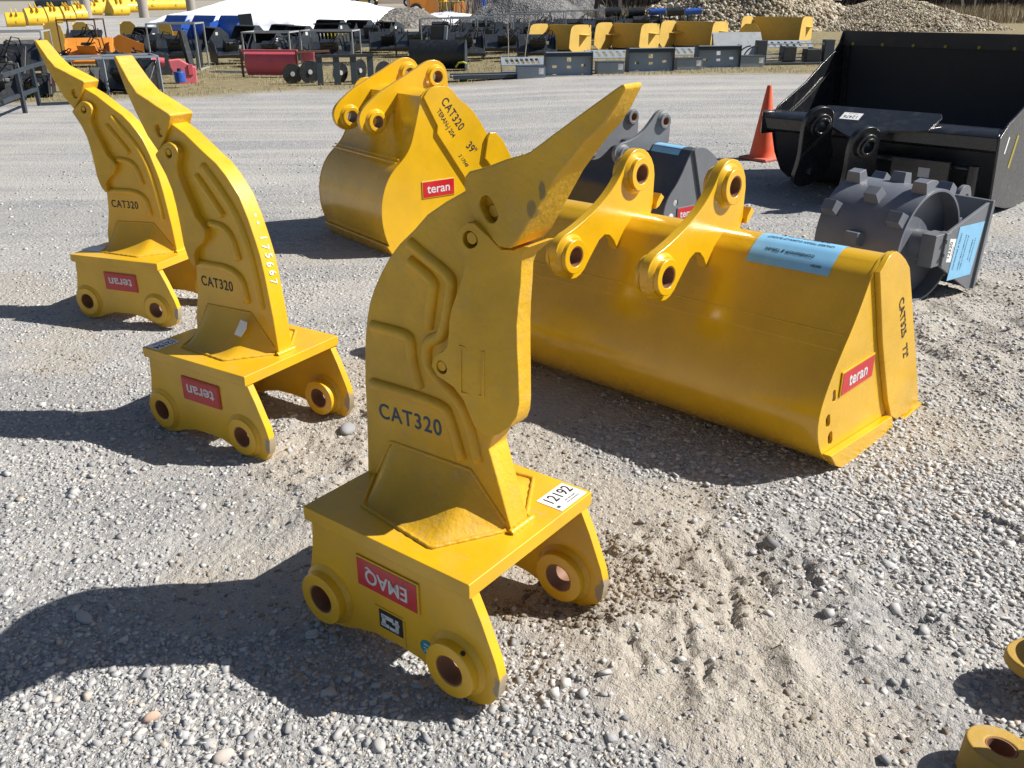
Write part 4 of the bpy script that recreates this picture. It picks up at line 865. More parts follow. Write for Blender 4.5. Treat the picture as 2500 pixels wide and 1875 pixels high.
# faded yellow pushers
def pusher(label, x, y, rz, wd, ht=.80, dp=.85, mat='tan_yellow', name='snow_pusher', cat='snow pusher', grp='faded yellow snow pushers'):
    t = thing(name, label, cat, at_(x, y), rz, grp)
    MB().plate([(0, .03), (.10, 0), (.10, ht*.96), (.04, ht*.96)], [], lambda u, v: (-wd/2, u+dp*.5, v), lambda u, v: (wd/2, u+dp*.5, v)).build('back_wall', mat, t, .003)
    for s in (-1, 1):
        MB().plate(smooth_poly([(-dp*.60, 0), (dp*.62, 0), (dp*.62, ht*.97), (-.10*dp, ht), (-.40*dp, ht*.96), (-.52*dp, ht*.80)], 1), [], lambda u, v: (s*wd/2, u, v), lambda u, v: (s*wd/2+s*.015, u, v)).build('side_wall', mat, t, .003)
        MB().add([(s*wd/2-s*.01, dp*.1, ht*.55), (s*wd/2-s*.01, dp*.5, ht*.60), (s*(wd/2-.34), dp*.5, ht*.55), (s*wd/2-s*.01, dp*.1, ht*.52), (s*wd/2-s*.01, dp*.5, ht*.57), (s*(wd/2-.34), dp*.5, ht*.52)], [(0, 1, 2), (3, 5, 4), (0, 2, 5, 3), (0, 3, 4, 1), (1, 4, 5, 2)]).build('corner_brace', mat, t, 0)
        MB().add([(s*(wd/2+.015), -dp*.05, ht*.66), (s*(wd/2+.015), dp*.45, ht*.66), (s*(wd/2+.24), dp*.25, ht*.62), (s*(wd/2+.015), -dp*.05, ht*.63), (s*(wd/2+.015), dp*.45, ht*.63), (s*(wd/2+.24), dp*.25, ht*.59)], [(0, 1, 2), (3, 5, 4), (0, 2, 5, 3), (0, 3, 4, 1), (1, 4, 5, 2)]).build('outer_step', mat, t, 0)
    MB().bar((-wd/2, dp*.40, .03), (wd/2, dp*.40, .03), .2, .04).build('cutting_edge', 'rubber', t, .004)
    return t
pusher('leftmost faded yellow snow pusher, behind the slotted step', 1.55, 29.9, R(-46), 1.75, .84)
pusher('second faded yellow snow pusher from the left, its back wall in shade', 3.75, 30.6, R(-46), 1.85, .84)
pusher('third faded yellow snow pusher, in front of the big stone pile', 6.10, 31.6, R(-44), 2.0, .86)
pusher('rightmost faded yellow snow pusher, beside the black bucket top', 9.35, 33.4, R(-40), 2.2, .95)
t = thing('folded_pusher_wing', 'small upright faded yellow panel in front of the rightmost snow pusher', 'panel', at_(8.05, 31.8), R(-6))
MB().plate(smooth_poly([(-.36, 0), (.36, 0), (.34, .74), (-.33, .76)], 1), [], lambda u, v: (u, 0, v), lambda u, v: (u, .02, v)).build('panel', 'tan_yellow', t, .004)
MB().box((0, .2, .03), (.7, .4, .06)).build('foot', 'rubber', t, .004)

# red blade in a rusty frame
tR = thing('red_blade', 'long red blade crated in a rusty frame on the dry grass', 'blade', at_(-5.62, 22.2), R(-11))
pr_ = [(.02, .05), (-.06, .20), (-.08, .36), (-.03, .52), (.05, .58)]
MB().plate(pr_+offset(pr_, -.02)[::-1], [], lambda a, b: (-.68, a, b), lambda a, b: (.62, a, b)).build('mouldboard', 'pink', tR, 0, 40)
MB().bar((-.76, -.04, .60), (.66, -.04, .60), .05).build('top_rail', 'pink2', tR, .004)
rf = MB()
for xx in (-.76, .64): rf.bar((xx, -.06, 0), (xx, -.06, .60), .045)
rf.bar((.64, -.06, .57), (1.3, .35, .58), .05).bar((.64, .35, 0), (.64, .35, .58), .045).bar((-.76, .45, 0), (-.76, .45, .58), .045).bar((-.76, .45, .57), (.64, .45, .57), .045)
rf.build('crate_frame', 'rust', tR, .003)
for xx in (.78, .92): MB().plate([(-.05, .12), (.05, .12), (.09, .56), (-.09, .56)], [], lambda u, v: (xx+u, .1, v), lambda u, v: (xx+u, .13, v)).build('blade_rib', 'pink2', tR, .003)
# dark rack with uprights, and discs
tk = thing('rack', 'dark rack with four flat uprights behind the tall yellow bucket', 'rack', at_(-3.55, 20.1), R(14))
MB().bar((-.60, 0, .60), (.62, 0, .60), .10, .06).build('top_beam', 'black_far', tk, .006)
for i in range(4): MB().box((-.54+.36*i, 0, .29), (.13, .05, .58)).build('upright', 'slate_dark', tk, .004)
def disc(label, x, y, rz, r=.24):
    t = thing('disc_blade', label, 'disc', (x, y, gz(x, y)), rz, 'round discs on the grass')
    MB().cyl((0, 0, r*.93), (0, .05, r*.95), r, 28, r2=r*.8).build('dish', 'black_far', t, .004); MB().cyl((0, -.03, r*.94), (0, .08, r*.94), .05, 12).build('hub', 'galv', t, .002)
    return t
for i, (x, y, a, nm) in enumerate(((-4.75, 20.35, 20, 'leftmost black disc under the right end of the red blade'), (-4.4, 20.5, 35, 'black disc just left of the dark rack'), (-3.75, 20.6, 50, 'black disc behind the left gap of the dark rack'), (-3.35, 20.8, 60, 'black disc behind the right gap of the dark rack'), (-2.85, 21.0, 40, 'black disc right of the dark rack'))): disc(nm, x, y, R(a), .22+.03*(i % 2))
# large black pusher
tb = thing('black_pusher', 'wide black blade behind the tops of the tall yellow bucket lugs', 'blade', at_(-1.75, 23.9), R(-4))
pb = [(.15, .03), (.02, .16), (-.02, .40), (.05, .66), (.12, .74)]
MB().plate(pb+offset(pb, -.025)[::-1], [], lambda a, b: (-.82, a, b), lambda a, b: (.62, a, b)).build('mouldboard', 'black_far', tb, 0, 40)
MB().plate([(-.35, 0), (.15, 0), (.15, .60), (.05, .74), (-.2, .62), (-.35, .35)], [], lambda a, b: (.62, a, b), lambda a, b: (.65, a, b)).build('end_plate', 'slate_dark', tb, .003)
MB().box((-.1, .3, .86), (.38, .1, .40)).build('mast', 'black_far', tb, .01); MB().box((.10, .22, .86), (.08, .1, .40), Matrix.Rotation(.12, 3, 'Y')).build('mast_rail', 'slate', tb, .005)
MB().tube([(.42, -.45, .12), (.5, -.5, .22), (.62, -.5, .24), (.70, -.45, .2)], .022, 8).build('strap', plain('yellow_green_strap', (.45, .5, .05)), tb)

# crated skid-steer attachments
def crate(parent, wd, dp, ht, mat='galv', r=.035):
    m_ = MB()
    for x in (-wd/2, wd/2):
        for y in (-dp/2, dp/2): m_.bar((x, y, 0), (x, y, ht), r)
    for z in (.03, ht):
        for y in (-dp/2, dp/2): m_.bar((-wd/2-r/2, y, z), (wd/2+r/2, y, z), r)
        for x in (-wd/2, wd/2): m_.bar((x, -dp/2, z+.002), (x, dp/2, z+.002), r*.98)
    return m_.build('crate_frame', mat, parent, .002)
def mower(name, label, x, y, rz, wd=1.2, ht=.9, fr_=True, tilt=.5, mat='black_far', grp='black attachments in grey steel crates', frm='galv'):
    t = thing(name, label, 'attachment', at_(x, y), rz, grp)
    q = Matrix.Rotation(tilt, 3, 'X')
    MB().box((0, 0, ht*.45), (wd*.86, ht*.95, .10), q).build('deck', mat, t, .012)
    MB().box((0, -.16, ht*.50), (wd*.34, .22, ht*.46), q).build('mount_frame', mat, t, .012)
    for e_ in (-1, 1): MB().plate([(-.34, .06), (.30, .06), (.36, ht*.52), (.10, ht*.80), (-.22, ht*.60)], [], lambda u, v: (e_*wd*.40, u, v), lambda u, v: (e_*wd*.42, u, v)).build('side_guard', mat, t, .004)
    MB().cyl((-.1, -.30, ht*.62), (.12, -.30, ht*.62), .07, 14).build('motor', 'black', t, .004)
    MB().tube([(.1, -.3, ht*.62), (.3, -.45, ht*.9), (.42, -.3, ht*.86), (.40, 0, ht*.5)], .016, 6).tube([(.0, -.3, ht*.62), (.2, -.5, ht*.84), (.34, -.3, ht*.76), (.30, 0, ht*.5)], .016, 6).build('hose', 'hyd', t, 0)
    MB().box((wd*.22, -.28, ht*.52), (.07, .003, .10), q).build('paper_tag', 'white', t, 0)
    if fr_: crate(t, wd, .95, ht, frm)
    return t
cr = [(-8.75, 24.9, 4, 1.05, 1.02, 'black attachment in a tall grey steel crate beside the leaning black post', True), (-6.45, 25.6, -4, 1.1, .80, 'black attachment in a grey crate behind the left end of the red blade', True),
      (-5.0, 26.4, -4, 1.25, .80, 'black attachment in a grey crate behind the right end of the red blade', True),
      (-3.9, 30.5, 8, 1.3, .85, 'pair of black decks leaning left of the black blade', False), (-2.95, 29.5, 10, 1.3, .9, 'slanted black attachment left of the black blade mast', False), (-1.9, 29.6, 6, 1.5, 1.0, 'crated black attachment directly behind the black blade mast', True),
      (-.9, 30.2, 4, 1.7, 1.0, 'crated black attachment just right of the black blade mast', True), (.05, 32.5, 3, 1.5, 1.0, 'crated black attachment behind the left sapling', True), (-.1, 28.2, 3, 1.4, .85, 'slanted black attachment in front of the crates by the saplings', False),
      (1.1, 35.0, 2, 1.6, 1.0, 'crated black attachment above the leftmost yellow snow pusher', True), (2.5, 36.0, 0, 1.7, 1.0, 'crated black attachment above the gap between the left snow pushers', True), (4.3, 38.5, 0, 1.6, 1.0, 'crated black attachment above the second snow pusher', True)]
cr += [(-4.6, 32.0, -8, 1.3, 1.05, 'black deck behind the right end of the red blade, beside the black rake', False), (-2.4, 32.8, 5, 1.5, 1.15, 'tall black deck in the second line, left of the black blade mast', False), (-1.0, 33.4, 0, 1.6, 1.15, 'tall black deck in the second line, right of the black blade mast', False),
       (.7, 31.0, 6, 1.4, 1.05, 'slanted black deck just behind the two saplings', False), (-1.35, 27.2, 8, 1.2, .95, 'slanted black deck close behind the black blade', False), (.75, 26.6, 4, 1.1, .8, 'low black deck between the saplings and the leftmost snow pusher', False), (3.4, 34.5, 0, 1.6, 1.1, 'black deck right behind the leftmost snow pusher', False), (5.0, 36.5, 0, 1.6, 1.1, 'black deck below the blue drums', False)]
for x, y, a, wd, ht, lb_, f_ in cr: mower('attachment', lb_, x, y, R(a), wd*1.15, ht*1.12, f_, .45+.15*math.sin(x*3))
# black angle brooms / grapples without crates, further left
cl = [(-10.6, 33.5, 20, 1.3, .8, 'black bucket left of the blue blades, in a row of black buckets', False), (-9.2, 33.0, 14, 1.3, .85, 'black bucket below the left blue blade', False), (-7.9, 32.6, 10, 1.4, .9, 'black bucket below the middle blue blade', False), (-7.0, 31.0, 10, 1.3, .9, 'black bucket in front of the snow bank left end', False), (-5.8, 36.0, 5, 1.4, .95, 'black bucket above the red blade, against the snow bank', False), (-7.3, 28.0, -25, .95, .8, 'black bucket low on the grass right of the tall grey crate', False), (-8.4, 30.0, 0, 1.2, .95, 'black bucket just behind the tall grey crate', False), (-6.6, 34.5, -10, 1.3, 1.0, 'black bucket with a pointed top against the snow bank', False), (-4.9, 37.5, 5, 1.2, .85, 'small black bucket above the right end of the red blade', False), (-11.8, 30.5, 0, 1.3, .9, 'black bucket right of the faded yellow panels', False)]
def black_bucket(label, x, y, rz, wd=1.4, ht=.75, mat='black_far'):
    t = thing('stored_bucket', label, 'bucket', at_(x, y), rz, 'black buckets in front of the snow bank')
    pf = [(-.52, .02), (.30, .0), (.48, .20), (.46, ht*.7), (.20, ht), (.05, ht*.98)]
    ps_ = pf[1:]
    MB().plate(ps_+offset(ps_, .02)[::-1], [], lambda a, b: (-wd/2, a, b), lambda a, b: (wd/2, a, b)).build('shell', mat, t, .003)
    for s in (-1, 1): MB().plate(pf, [], lambda a, b: (s*wd/2, a, b), lambda a, b: (s*wd/2+s*.02, a, b)).build('side_plate', 'slate_dark', t, .003)
    MB().box((wd/2+.022, .05, ht*.75), (.003, .08, .10)).build('paper_tag', 'white', t, 0)
    return t
for x, y, a, wd, ht, lb_, f_ in cl: black_bucket(lb_, x, y, R(-45-a*.6), wd, ht)
# black grapple rakes
def rake(label, x, y, rz, wd=1.25):
    t = thing('grapple_rake', label, 'rake', at_(x, y), rz, 'black rakes with rows of tines')
    MB().bar((-wd/2, 0, .62), (wd/2, 0, .62), .07).bar((-wd/2, .05, .88), (wd/2, .05, .88), .05).bar((-wd/2, 0, .06), (wd/2, 0, .06), .08).build('beam', 'black_far', t, .004)
    MB().box((-wd/2, 0, .35), (.08, .3, .66)).box((wd/2, 0, .35), (.08, .3, .66)).build('end_plate', 'black_far', t, .004)
    for i in range(9): MB().bar((-wd/2+.14+i*(wd-.28)/8, -.02, .08), (-wd/2+.10+i*(wd-.28)/8, -.06, .58), .03).build('tine', 'galv' if i < 3 else 'tape', t, 0)
    return t
rake('black rake with pale tines left of the slanted black decks', -6.25, 33.4, R(2), 1.3)
rake('black rake with brown tines between the second and third snow pushers', 5.35, 33.3, R(0), .9)
# rotary drums on top of the far crates
for i, (x, c_) in enumerate(((4.0, 'black_far'), (4.9, 'black_far'), (5.7, 'blue'), (6.4, 'black_far'), (7.1, 'blue'))):
    t = thing('drum', ['black drum on the far left of the drum row', 'second black drum of the drum row', 'short blue drum between the black drums', 'last black drum of the drum row', 'short blue drum at the right end of the drum row'][i], 'drum', (x, 37.0, gz(x, 37)+.0), 0, 'drums behind the snow pushers')
    MB().cyl((-.32, 0, 1.02), (.32, 0, 1.06), .16 if c_ == 'black_far' else .12, 20).build('roller', c_, t, .01); MB().bar((-.2, 0, 0), (-.2, 0, .9), .06).bar((.2, 0, 0), (.2, 0, .9), .06).bar((-.25, 0, .3), (.25, 0, .3), .3, .5).build('stand', 'black_far', t, .004)
# far blue blades
for i, (x, y, lb_) in enumerate(((-15.2, 43.6, 'leftmost of the three blue blades by the road'), (-13.7, 42.9, 'middle one of the three blue blades by the road'), (-12.3, 42.2, 'rightmost blue blade, behind the dark upright panel'))):
    t = thing('blue_blade', lb_, 'blade', at_(x, y), R(-38), 'blue blades by the road')
    pf = smooth_poly([(.0, .0), (-.18, .35), (-.18, .7), (.05, 1.0)], 2, False)
    MB().plate(pf+offset(pf, .03)[::-1], [], lambda a, b: (-.80, a, b), lambda a, b: (.80, a, b)).build('mouldboard', 'blue', t, 0, 40)
    for e_ in (-1, 1): MB().plate([(-.5, .0), (.1, 0), (.1, .85), (-.35, .7)], [], lambda a, b: (e_*.80, a, b), lambda a, b: (e_*.83, a, b)).build('end_plate', 'blue', t, .004)
t = thing('upright_panel', 'dark grey upright panel standing before the snow bank and blue blades', 'panel', at_(-11.35, 41.0), R(-10))
MB().box((0, 0, .80), (.62, .06, .60), Matrix.Rotation(-.08, 3, 'Y')).build('panel', 'slate_dark', t, .02); MB().box((0, .1, .25), (.6, .3, .5)).build('base', 'black_far', t, .02)

# left foreground row: galvanised frames, attachments
def gfrm(label, pts, mat, r, x=0, y=0):
    t = thing('steel_rack', label, 'rack', at_(x, y), 0, 'open steel frames at the left')
    for i, (a, b) in enumerate(pts): MB().bar(a, b, r).build('rail' if abs(a[2]-b[2]) < .3 else 'post', mat, t, .003)
    return t
gfrm('long brownish steel frame in front of the left grass, behind the ripper tips', [((-1.5, -.75, .69), (0, 0, .69)), ((0, 0, 0), (0, 0, .69)), ((-.45, .8, 0), (-.45, .8, .69)), ((0, 0, .69), (-.45, .8, .69)), ((-.9, -.45, 0), (-.9, -.45, .69)), ((-1.95, .05, .69), (-.45, .8, .69))], 'slate', .04, -7.0, 18.65)
gfrm('low dark steel frame at the far left edge of the photo', [((.58, -2.1, .67), (0, 0, .67)), ((.5, -2.1, .29), (0, 0, .29)), ((0, 0, 0), (0, 0, .67)), ((0, 0, .67), (-.35, 1.5, .67)), ((0, 0, .03), (.9, .35, .03)), ((.3, -1.1, .0), (.3, -1.1, .67))], 'slate_dark', .06, -8.38, 16.38)
mower('attachment', 'black attachment standing by the left edge under the grey frame', -9.6, 17.2, R(30), 1.2, .75, False, 1.0, grp='attachments at the left edge')
mower('attachment', 'black attachment on the grass between the two left ripper teeth', -7.6, 18.6, R(-10), 1.2, .75, False, .8, grp='attachments at the left edge')
mower('attachment', 'black attachment in a rusty frame behind the farthest ripper tooth', -12.7, 28.2, R(8), 1.05, 1.18, True, .6, grp='attachments at the left edge', frm='rust')
mower('attachment', 'orange and black attachment in front of the rusty frame', -11.6, 26.0, R(12), 1.4, .95, False, .7, 'orange', grp='attachments at the left edge')
mower('attachment', 'black attachment in a blue-grey crate at the top left edge', -12.0, 22.4, R(14), 1.9, 1.05, True, .5, grp='attachments at the left edge')
mower('attachment', 'black attachment with tines left of the orange one', -11.0, 20.4, R(10), 1.0, .95, False, .9, grp='attachments at the left edge')
rs = random.Random(5)
names_ = ['beside the low dark frame', 'under the long frame rail', 'left of the pink housing', 'behind the pink housing', 'left of the rusty frame', 'in front of the rusty frame, low', 'right of the rusty frame', 'between the orange plate and the tall crate', 'in front of the orange plate', 'at the left edge, second line', 'at the left edge, third line', 'behind the black post, second line', 'right of the black post, second line', 'left of the red blade, third line']
for (x, y, wd, ht), nm in zip([(-9.3, 17.9, 1.0, .5), (-8.3, 19.4, .9, .5), (-8.9, 21.0, .8, .6), (-8.6, 22.6, 1.0, .7), (-13.9, 27.0, 1.0, .8), (-12.2, 25.0, .9, .6), (-11.4, 28.8, .9, 1.0), (-9.9, 26.6, .8, 1.0), (-10.3, 24.6, 1.1, .6), (-12.6, 22.0, 1.0, .7), (-14.5, 24.5, 1.1, .8), (-8.0, 26.8, 1.1, .9), (-7.0, 29.5, 1.2, .9), (-6.4, 27.6, 1.0, .7)], names_):
    mower('attachment', 'small dark attachment '+nm, x, y, R(rs.uniform(-60, 60)), wd, ht, False, rs.uniform(.3, 1.1), grp='attachments at the left edge')
for (x, y, c_, nm) in ((-9.0, 18.9, 'red', 'red gearbox low behind the second ripper tooth'), (-6.95, 19.6, 'blue', 'small blue canister on the grass right of the second ripper tooth')):
    t = thing('canister', nm, 'canister', at_(x, y), R(30), 'small coloured canisters on the grass'); MB().cyl((0, 0, .12), (0, 0, .34), .11, 18).build('body', c_, t, .02); MB().cyl((0, 0, .34), (0, 0, .40), .04, 12).build('neck', 'black_far', t, 0)
# orange plate
t = thing('orange_wing', 'orange angled plate with one round hole left of the tall grey crate', 'plate', at_(-10.9, 27.2), R(10))
MB().plate([(-.62, .62), (-.30, .80), (.42, .50), (.52, .26), (.50, 0), (-.15, 0)], [circ(.02, .40, .05, 14)], lambda u, v: (u, 0, v), lambda u, v: (u, .02, v)).build('plate', 'orange', t, .003)
MB().bar((-.3, .05, .72), (.2, .35, .05), .05).build('brace', 'rust', t, .003)
# pink housing and post
t = thing('gearbox_housing', 'faded pink gearbox housing on the grass left of the black post', 'housing', at_(-7.25, 20.7), R(20))
MB().plate([(-.12, 0), (.26, 0), (.28, .34), (.14, .40), (-.05, .52), (-.28, .50), (-.26, .36)], [], lambda u, v: (u, -.12, v), lambda u, v: (u, .16, v)).build('casing', 'pink2', t, .02)
MB().cyl((-.36, 0, .46), (-.62, 0, .50), .09, 14).build('shaft', 'pink', t, .004); MB().box((.16, -.13, .30), (.10, .03, .22)).build('cover', 'pink', t, .006)
t = thing('leaning_post', 'black tapering post leaning in front of the tall grey crate', 'post', at_(-7.85, 23.1), R(5))
MB().bar((0, 0, 0), (-.16, .10, 1.02), .17, .10).build('beam', 'black_far', t, .01); MB().box((0, 0, .01), (.3, .2, .03)).build('foot', 'black_far', t, .004)
t = thing('steel_bar', 'thin steel bars lying on the dry grass left of the red blade', 'bar', at_(-6.9, 23.4), R(-12))
MB().bar((-.7, 0, .04), (.7, 0, .04), .03).bar((-.6, .1, .05), (.75, .08, .05), .03).build('rods', 'slate', t, 0)
# faded yellow buckets behind the left row
for i, (x, y, w_, h_, a, lb_) in enumerate(((-15.9, 33.0, .62, 1.0, 10, 'faded yellow panel bucket left of the rusty crate'), (-15.0, 33.2, .6, 1.0, 5, 'faded yellow panel bucket seen through the rusty crate'), (-13.6, 33.8, .6, 1.0, 0, 'faded yellow panel bucket right of the rusty crate'), (-12.6, 34.6, .55, .95, 0, 'faded yellow panel bucket just left of the blue blades'))):
    t = thing('faded_bucket', lb_, 'bucket', at_(x, y), R(a), 'faded yellow buckets behind the left row')
    MB().plate(smooth_poly([(-w_/2, 0), (w_*.4, 0), (w_*.6, h_*.5), (w_*.45, h_), (-w_*.35, h_), (-w_*.5, h_*.6)], 1), [], lambda u, v: (u, 0, v), lambda u, v: (u, .02, v)).build('side_plate', 'tan_yellow', t, .004)
    MB().plate([(0, 0), (.9, 0), (.8, h_*.7), (0, h_)], [], lambda u, v: (-w_*.4, u, v), lambda u, v: (-w_*.42, u, v)).box((0, .9, .3), (w_*.8, .02, .6)).build('shell', 'tan_yellow', t, .004)
# saplings
for i, (x, y, h_, l_) in enumerate(((-.05, 24.2, 1.35, 0), (.36, 24.6, 1.15, .16))):
    t = thing('sapling', ['left bare pale sapling in front of the black crates', 'right bare pale sapling, leaning slightly right'][i], 'sapling', at_(x, y), 0)
    MB().tube([(0, 0, 0), (.01+l_*.3, 0, h_*.4), (l_*.7, .02, h_*.75), (l_, 0, h_)], [.014, .012, .008, .003], 6).build('trunk', 'sap', t, 0)
    tw = MB()
    for k in range(9):
        z_ = h_*(.45+.06*k); a_ = k*2.3; tw.tube([(l_*z_/h_, 0, z_), (l_*z_/h_+.13*math.cos(a_), .13*math.sin(a_), z_+.18)], [.005, .001], 4)
    tw.build('twigs', 'sap', t, 0)

# row of far yellow buckets along the road
def far_bucket(label, x, y, rz, s=1., wd=1.5, proto=[]):
    grp = 'far yellow buckets lined up along the road'
    if proto:
        s *= 1.18; t = copy_tree(proto[0]); t.location = at_(x, y); t.rotation_euler = (0, 0, rz); t.scale = (s*wd/1.5, s, s); return tag(t, label)
    t = thing('far_bucket', label, 'bucket', at_(x, y), rz, grp); proto.append(t)
    pf = smooth_poly([(.30, 1.02), (.18, 1.0), (.05, .80), (-.16, .55), (-.22, .30), (-.12, .08), (.10, .0), (.9, .0)], 2, False)
    MB().plate(pf+offset(pf, -.03)[::-1], [], lambda a, b: (-.75, a, b), lambda a, b: (.75, a, b)).build('shell', 'yellow_far', t, 0, 40)
    for e in (-1, 1):
        MB().plate(pf+[(.9, .3), (.55, .85), (.45, 1.0)], [], lambda a, b: (e*.75, a, b), lambda a, b: (e*.78, a, b)).build('side_plate', 'yellow_far', t, .004)
        MB().plate(smooth_poly([(-.22, .86), (-.12, 1.02), (.2, 1.1), (.45, 1.36), (.62, 1.30), (.55, 1.0), (.1, .75)], 1), [circ(-.08, .9, .045, 10), circ(.48, 1.22, .045, 10)], lambda a, b: (e*.2, a, b), lambda a, b: (e*.2+.05, a, b)).build('lug_plate', 'yellow_far', t, .004)
    text('stencil', 'C', .22, 'ink', t, frame(Vector((.0, -.245, .34)), (1, 0, 0), (0, -.1, 1)))
    MB().bar((-.8, .95, .0), (.8, .95, .0), .16, .05).build('cutting_edge', 'rust', t, .004)
    t.scale = (s*wd/1.5, s, s); return t
fb = [(x, y, a, s_, w_) for (x, y, s_, w_), a in zip([(-33.4, 64.5, .85, 1.3), (-33.3, 67.2, .92, 1.15), (-34.5, 72.4, .94, .95), (-35.6, 77.2, .93, .8), (-37.8, 84.3, .99, .9), (-46.1, 106.2, 1.05, 1.4), (-51.8, 123.4, 1.44, 1.2), (-41.8, 102.8, 1.27, 1.3), (-48.9, 125.4, 1.46, 1.4), (-54.1, 144.9, 1.6, 2.2), (-53.6, 148.8, 1.06, .6), (-51.7, 148.1, 1.63, 1.8)], (30, 42, 46, 50, 52, 42, 55, 55, 50, 45, 40, 45))]
fl = ['leftmost far yellow bucket, cut by the left edge', 'second far yellow bucket from the left', 'third far yellow bucket from the left', 'fourth far yellow bucket from the left', 'fifth far yellow bucket from the left', 'sixth far yellow bucket from the left', 'seventh far yellow bucket, alone before the gap', 'first far yellow bucket after the gap', 'second far yellow bucket after the gap', 'third far yellow bucket after the gap', 'fourth far yellow bucket after the gap', 'last far yellow bucket, beside the white wheel']
for (x, y, a, s_, wd_), l_ in zip(fb, fl): far_bucket(l_, x, y, R(a), s_, wd_)
# far wheels / trailers
def far_machine(label, x, y, rz, s, col, kind='machine', wheels=True):
    t = thing('far_'+kind, label, kind, at_(x, y), rz, 'machines parked far down the yard')
    MB().box((0, 0, .95*s), (3.2*s, 1.3*s, .7*s)).box((-.7*s, 0, 1.6*s), (1.2*s, 1.1*s, .8*s)).bar((1.2*s, 0, 1.0*s), (2.4*s, 0, 2.0*s), .18*s).build('body', col, t, .04*s)
    if wheels:
        for xx in (-1.1, 1.1):
            for yy in (-.7, .7):
                w1 = MB().cyl((xx*s, yy*s, .5*s), (xx*s, (yy+.25*np.sign(yy))*s, .5*s), .5*s, 20).build('wheel', 'rubber', t, .02)
                MB().cyl((xx*s, (yy+.2*np.sign(yy))*s, .5*s), (xx*s, (yy+.27*np.sign(yy))*s, .5*s), .27*s, 16).build('rim', 'white', w1, 0)
    return t
far_machine('dark trailer with a white wheel above the second far yellow bucket', -57, 120, R(10), 1.2, 'slate_dark', 'trailer')
far_machine('trailer with a white wheel right of the last far yellow bucket', -36.8, 172, R(5), 1.6, 'slate_dark', 'trailer')
far_machine('teal green tractor far behind the snow bank left end', -33.0, 180, R(0), 1.5, 'teal', 'tractor')
far_machine('yellow loader far behind the snow bank left end', -27.5, 182, R(0), 1.5, 'yellow_far', 'loader')
far_machine('red machine far behind the top of the snow bank', -17.0, 175, R(0), 1.4, 'red', 'machine')
far_machine('orange loader parked behind the right end of the snow bank', -7.9, 92, R(15), 1.15, 'orange', 'loader')
far_machine('yellow bulldozer parked in front of the orange loader', -5.6, 86, R(-10), 1.0, 'yellow_far', 'bulldozer')
far_machine('blue machine between the orange loader and the left gravel pile', -2.7, 96, R(60), .8, 'blue', 'machine')
for i, (x, y, w_) in enumerate(((-6.6, 82, 1.7), (-4.2, 84, 1.8), (-1.3, 92, 1.4))):
    t = thing('orange_plow', ['orange plough leaning left of the others behind the snow bank', 'tall orange plough at the centre behind the snow bank', 'low orange plough beside the left gravel pile'][i], 'plough', at_(x, y), R(15*i), 'orange ploughs behind the snow bank')
    MB().plate([(-w_/2, 0), (w_/2, 0), (w_*.2, 1.7-.4*i), (-w_*.35, 1.4-.3*i)], [], lambda u, v: (u, v*.2, v), lambda u, v: (u, v*.2+.06, v)).build('blade', 'orange', t, .01)
    MB().bar((0, .2, .3), (.2, 1.2, .3), .12).build('push_frame', 'orange', t, .01)
# concrete bollards far left
for i, (x, y) in enumerate(((-38.9, 88), (-34.8, 91), (-31.9, 96))):
    t = thing('concrete_post', ['concrete post at the top left edge', 'thick concrete post above the second far yellow bucket', 'concrete post above the fourth far yellow bucket'][i], 'post', at_(x, y), 0, 'concrete posts behind the yellow buckets')
    MB().cyl((0, 0, 0), (0, 0, 4), .45, 16).build('shaft', 'concrete', t, .02); MB().cyl((0, 0, 4), (0, 0, 4.1), .5, 16).build('cap', 'concrete', t, 0)

# ------------------------------------------------------------------ mounds
def mound(name, label, cat, x, y, rx, ry, h, mat, seed, rough=.10, res=110, pw=1.0, rz=0, kind=None):
    u = np.linspace(-1.15, 1.15, res); U, V = np.meshgrid(u, u); rr = np.hypot(U, V)
    nz = fbm(U*3+seed*7, V*3+seed*3, 1, 5, seed % 7)-.5; nf = fbm(U*14+seed, V*14, 1, 4, (seed+2) % 7)-.5
    H = np.clip(1-rr+nz*.35, 0, None)**pw*h+nf*rough*np.clip(1.1-rr, 0, 1)
    H = np.where(rr > 1.1, -.3, H-.05)
    me = grid_mesh(name, U*rx, V*ry, H); me.materials.append(mat)
    o = bpy.data.objects.new(name, me); COL.objects.link(o); o.location = (x, y, 0); o.rotation_euler = (0, 0, rz)
    return tag(o, label, cat, kind=kind), (lambda px, py: None)
ms, nt, b = new_mat('snow'); b.inputs['Base Color'].default_value = (.86, .88, .93, 1); b.inputs['Roughness'].default_value = .8
nn = noise(nt, .9, 6, .7); nt.links.new(mixc(nt, ramp(nt, nn, [(.60, 0.), (.74, .75)]), (.86, .88, .92), (.30, .29, .27)), b.inputs['Base Color'])
def gravmat(name, a, c2, sc):
    m, nt, b = new_mat(name); v = N(nt, 'ShaderNodeTexVoronoi', Scale=sc); tc = nt.nodes.new('ShaderNodeTexCoord'); nt.links.new(tc.outputs['Object'], v.inputs['Vector'])
    bw = nt.nodes.new('ShaderNodeRGBToBW'); nt.links.new(v.outputs['Color'], bw.inputs[0])
    n1 = noise(nt, .8, 5, .6)
    nt.links.new(mixc(nt, ramp(nt, n1, [(.35, 0.), (.65, .5)]), ramp(nt, bw.outputs[0], [(.2, a), (.8, c2)]), tuple(x*.7 for x in a)), b.inputs['Base Color'])
    b.inputs['Roughness'].default_value = .95; bump(nt, b, v.outputs['Distance'], 1, .08); return m
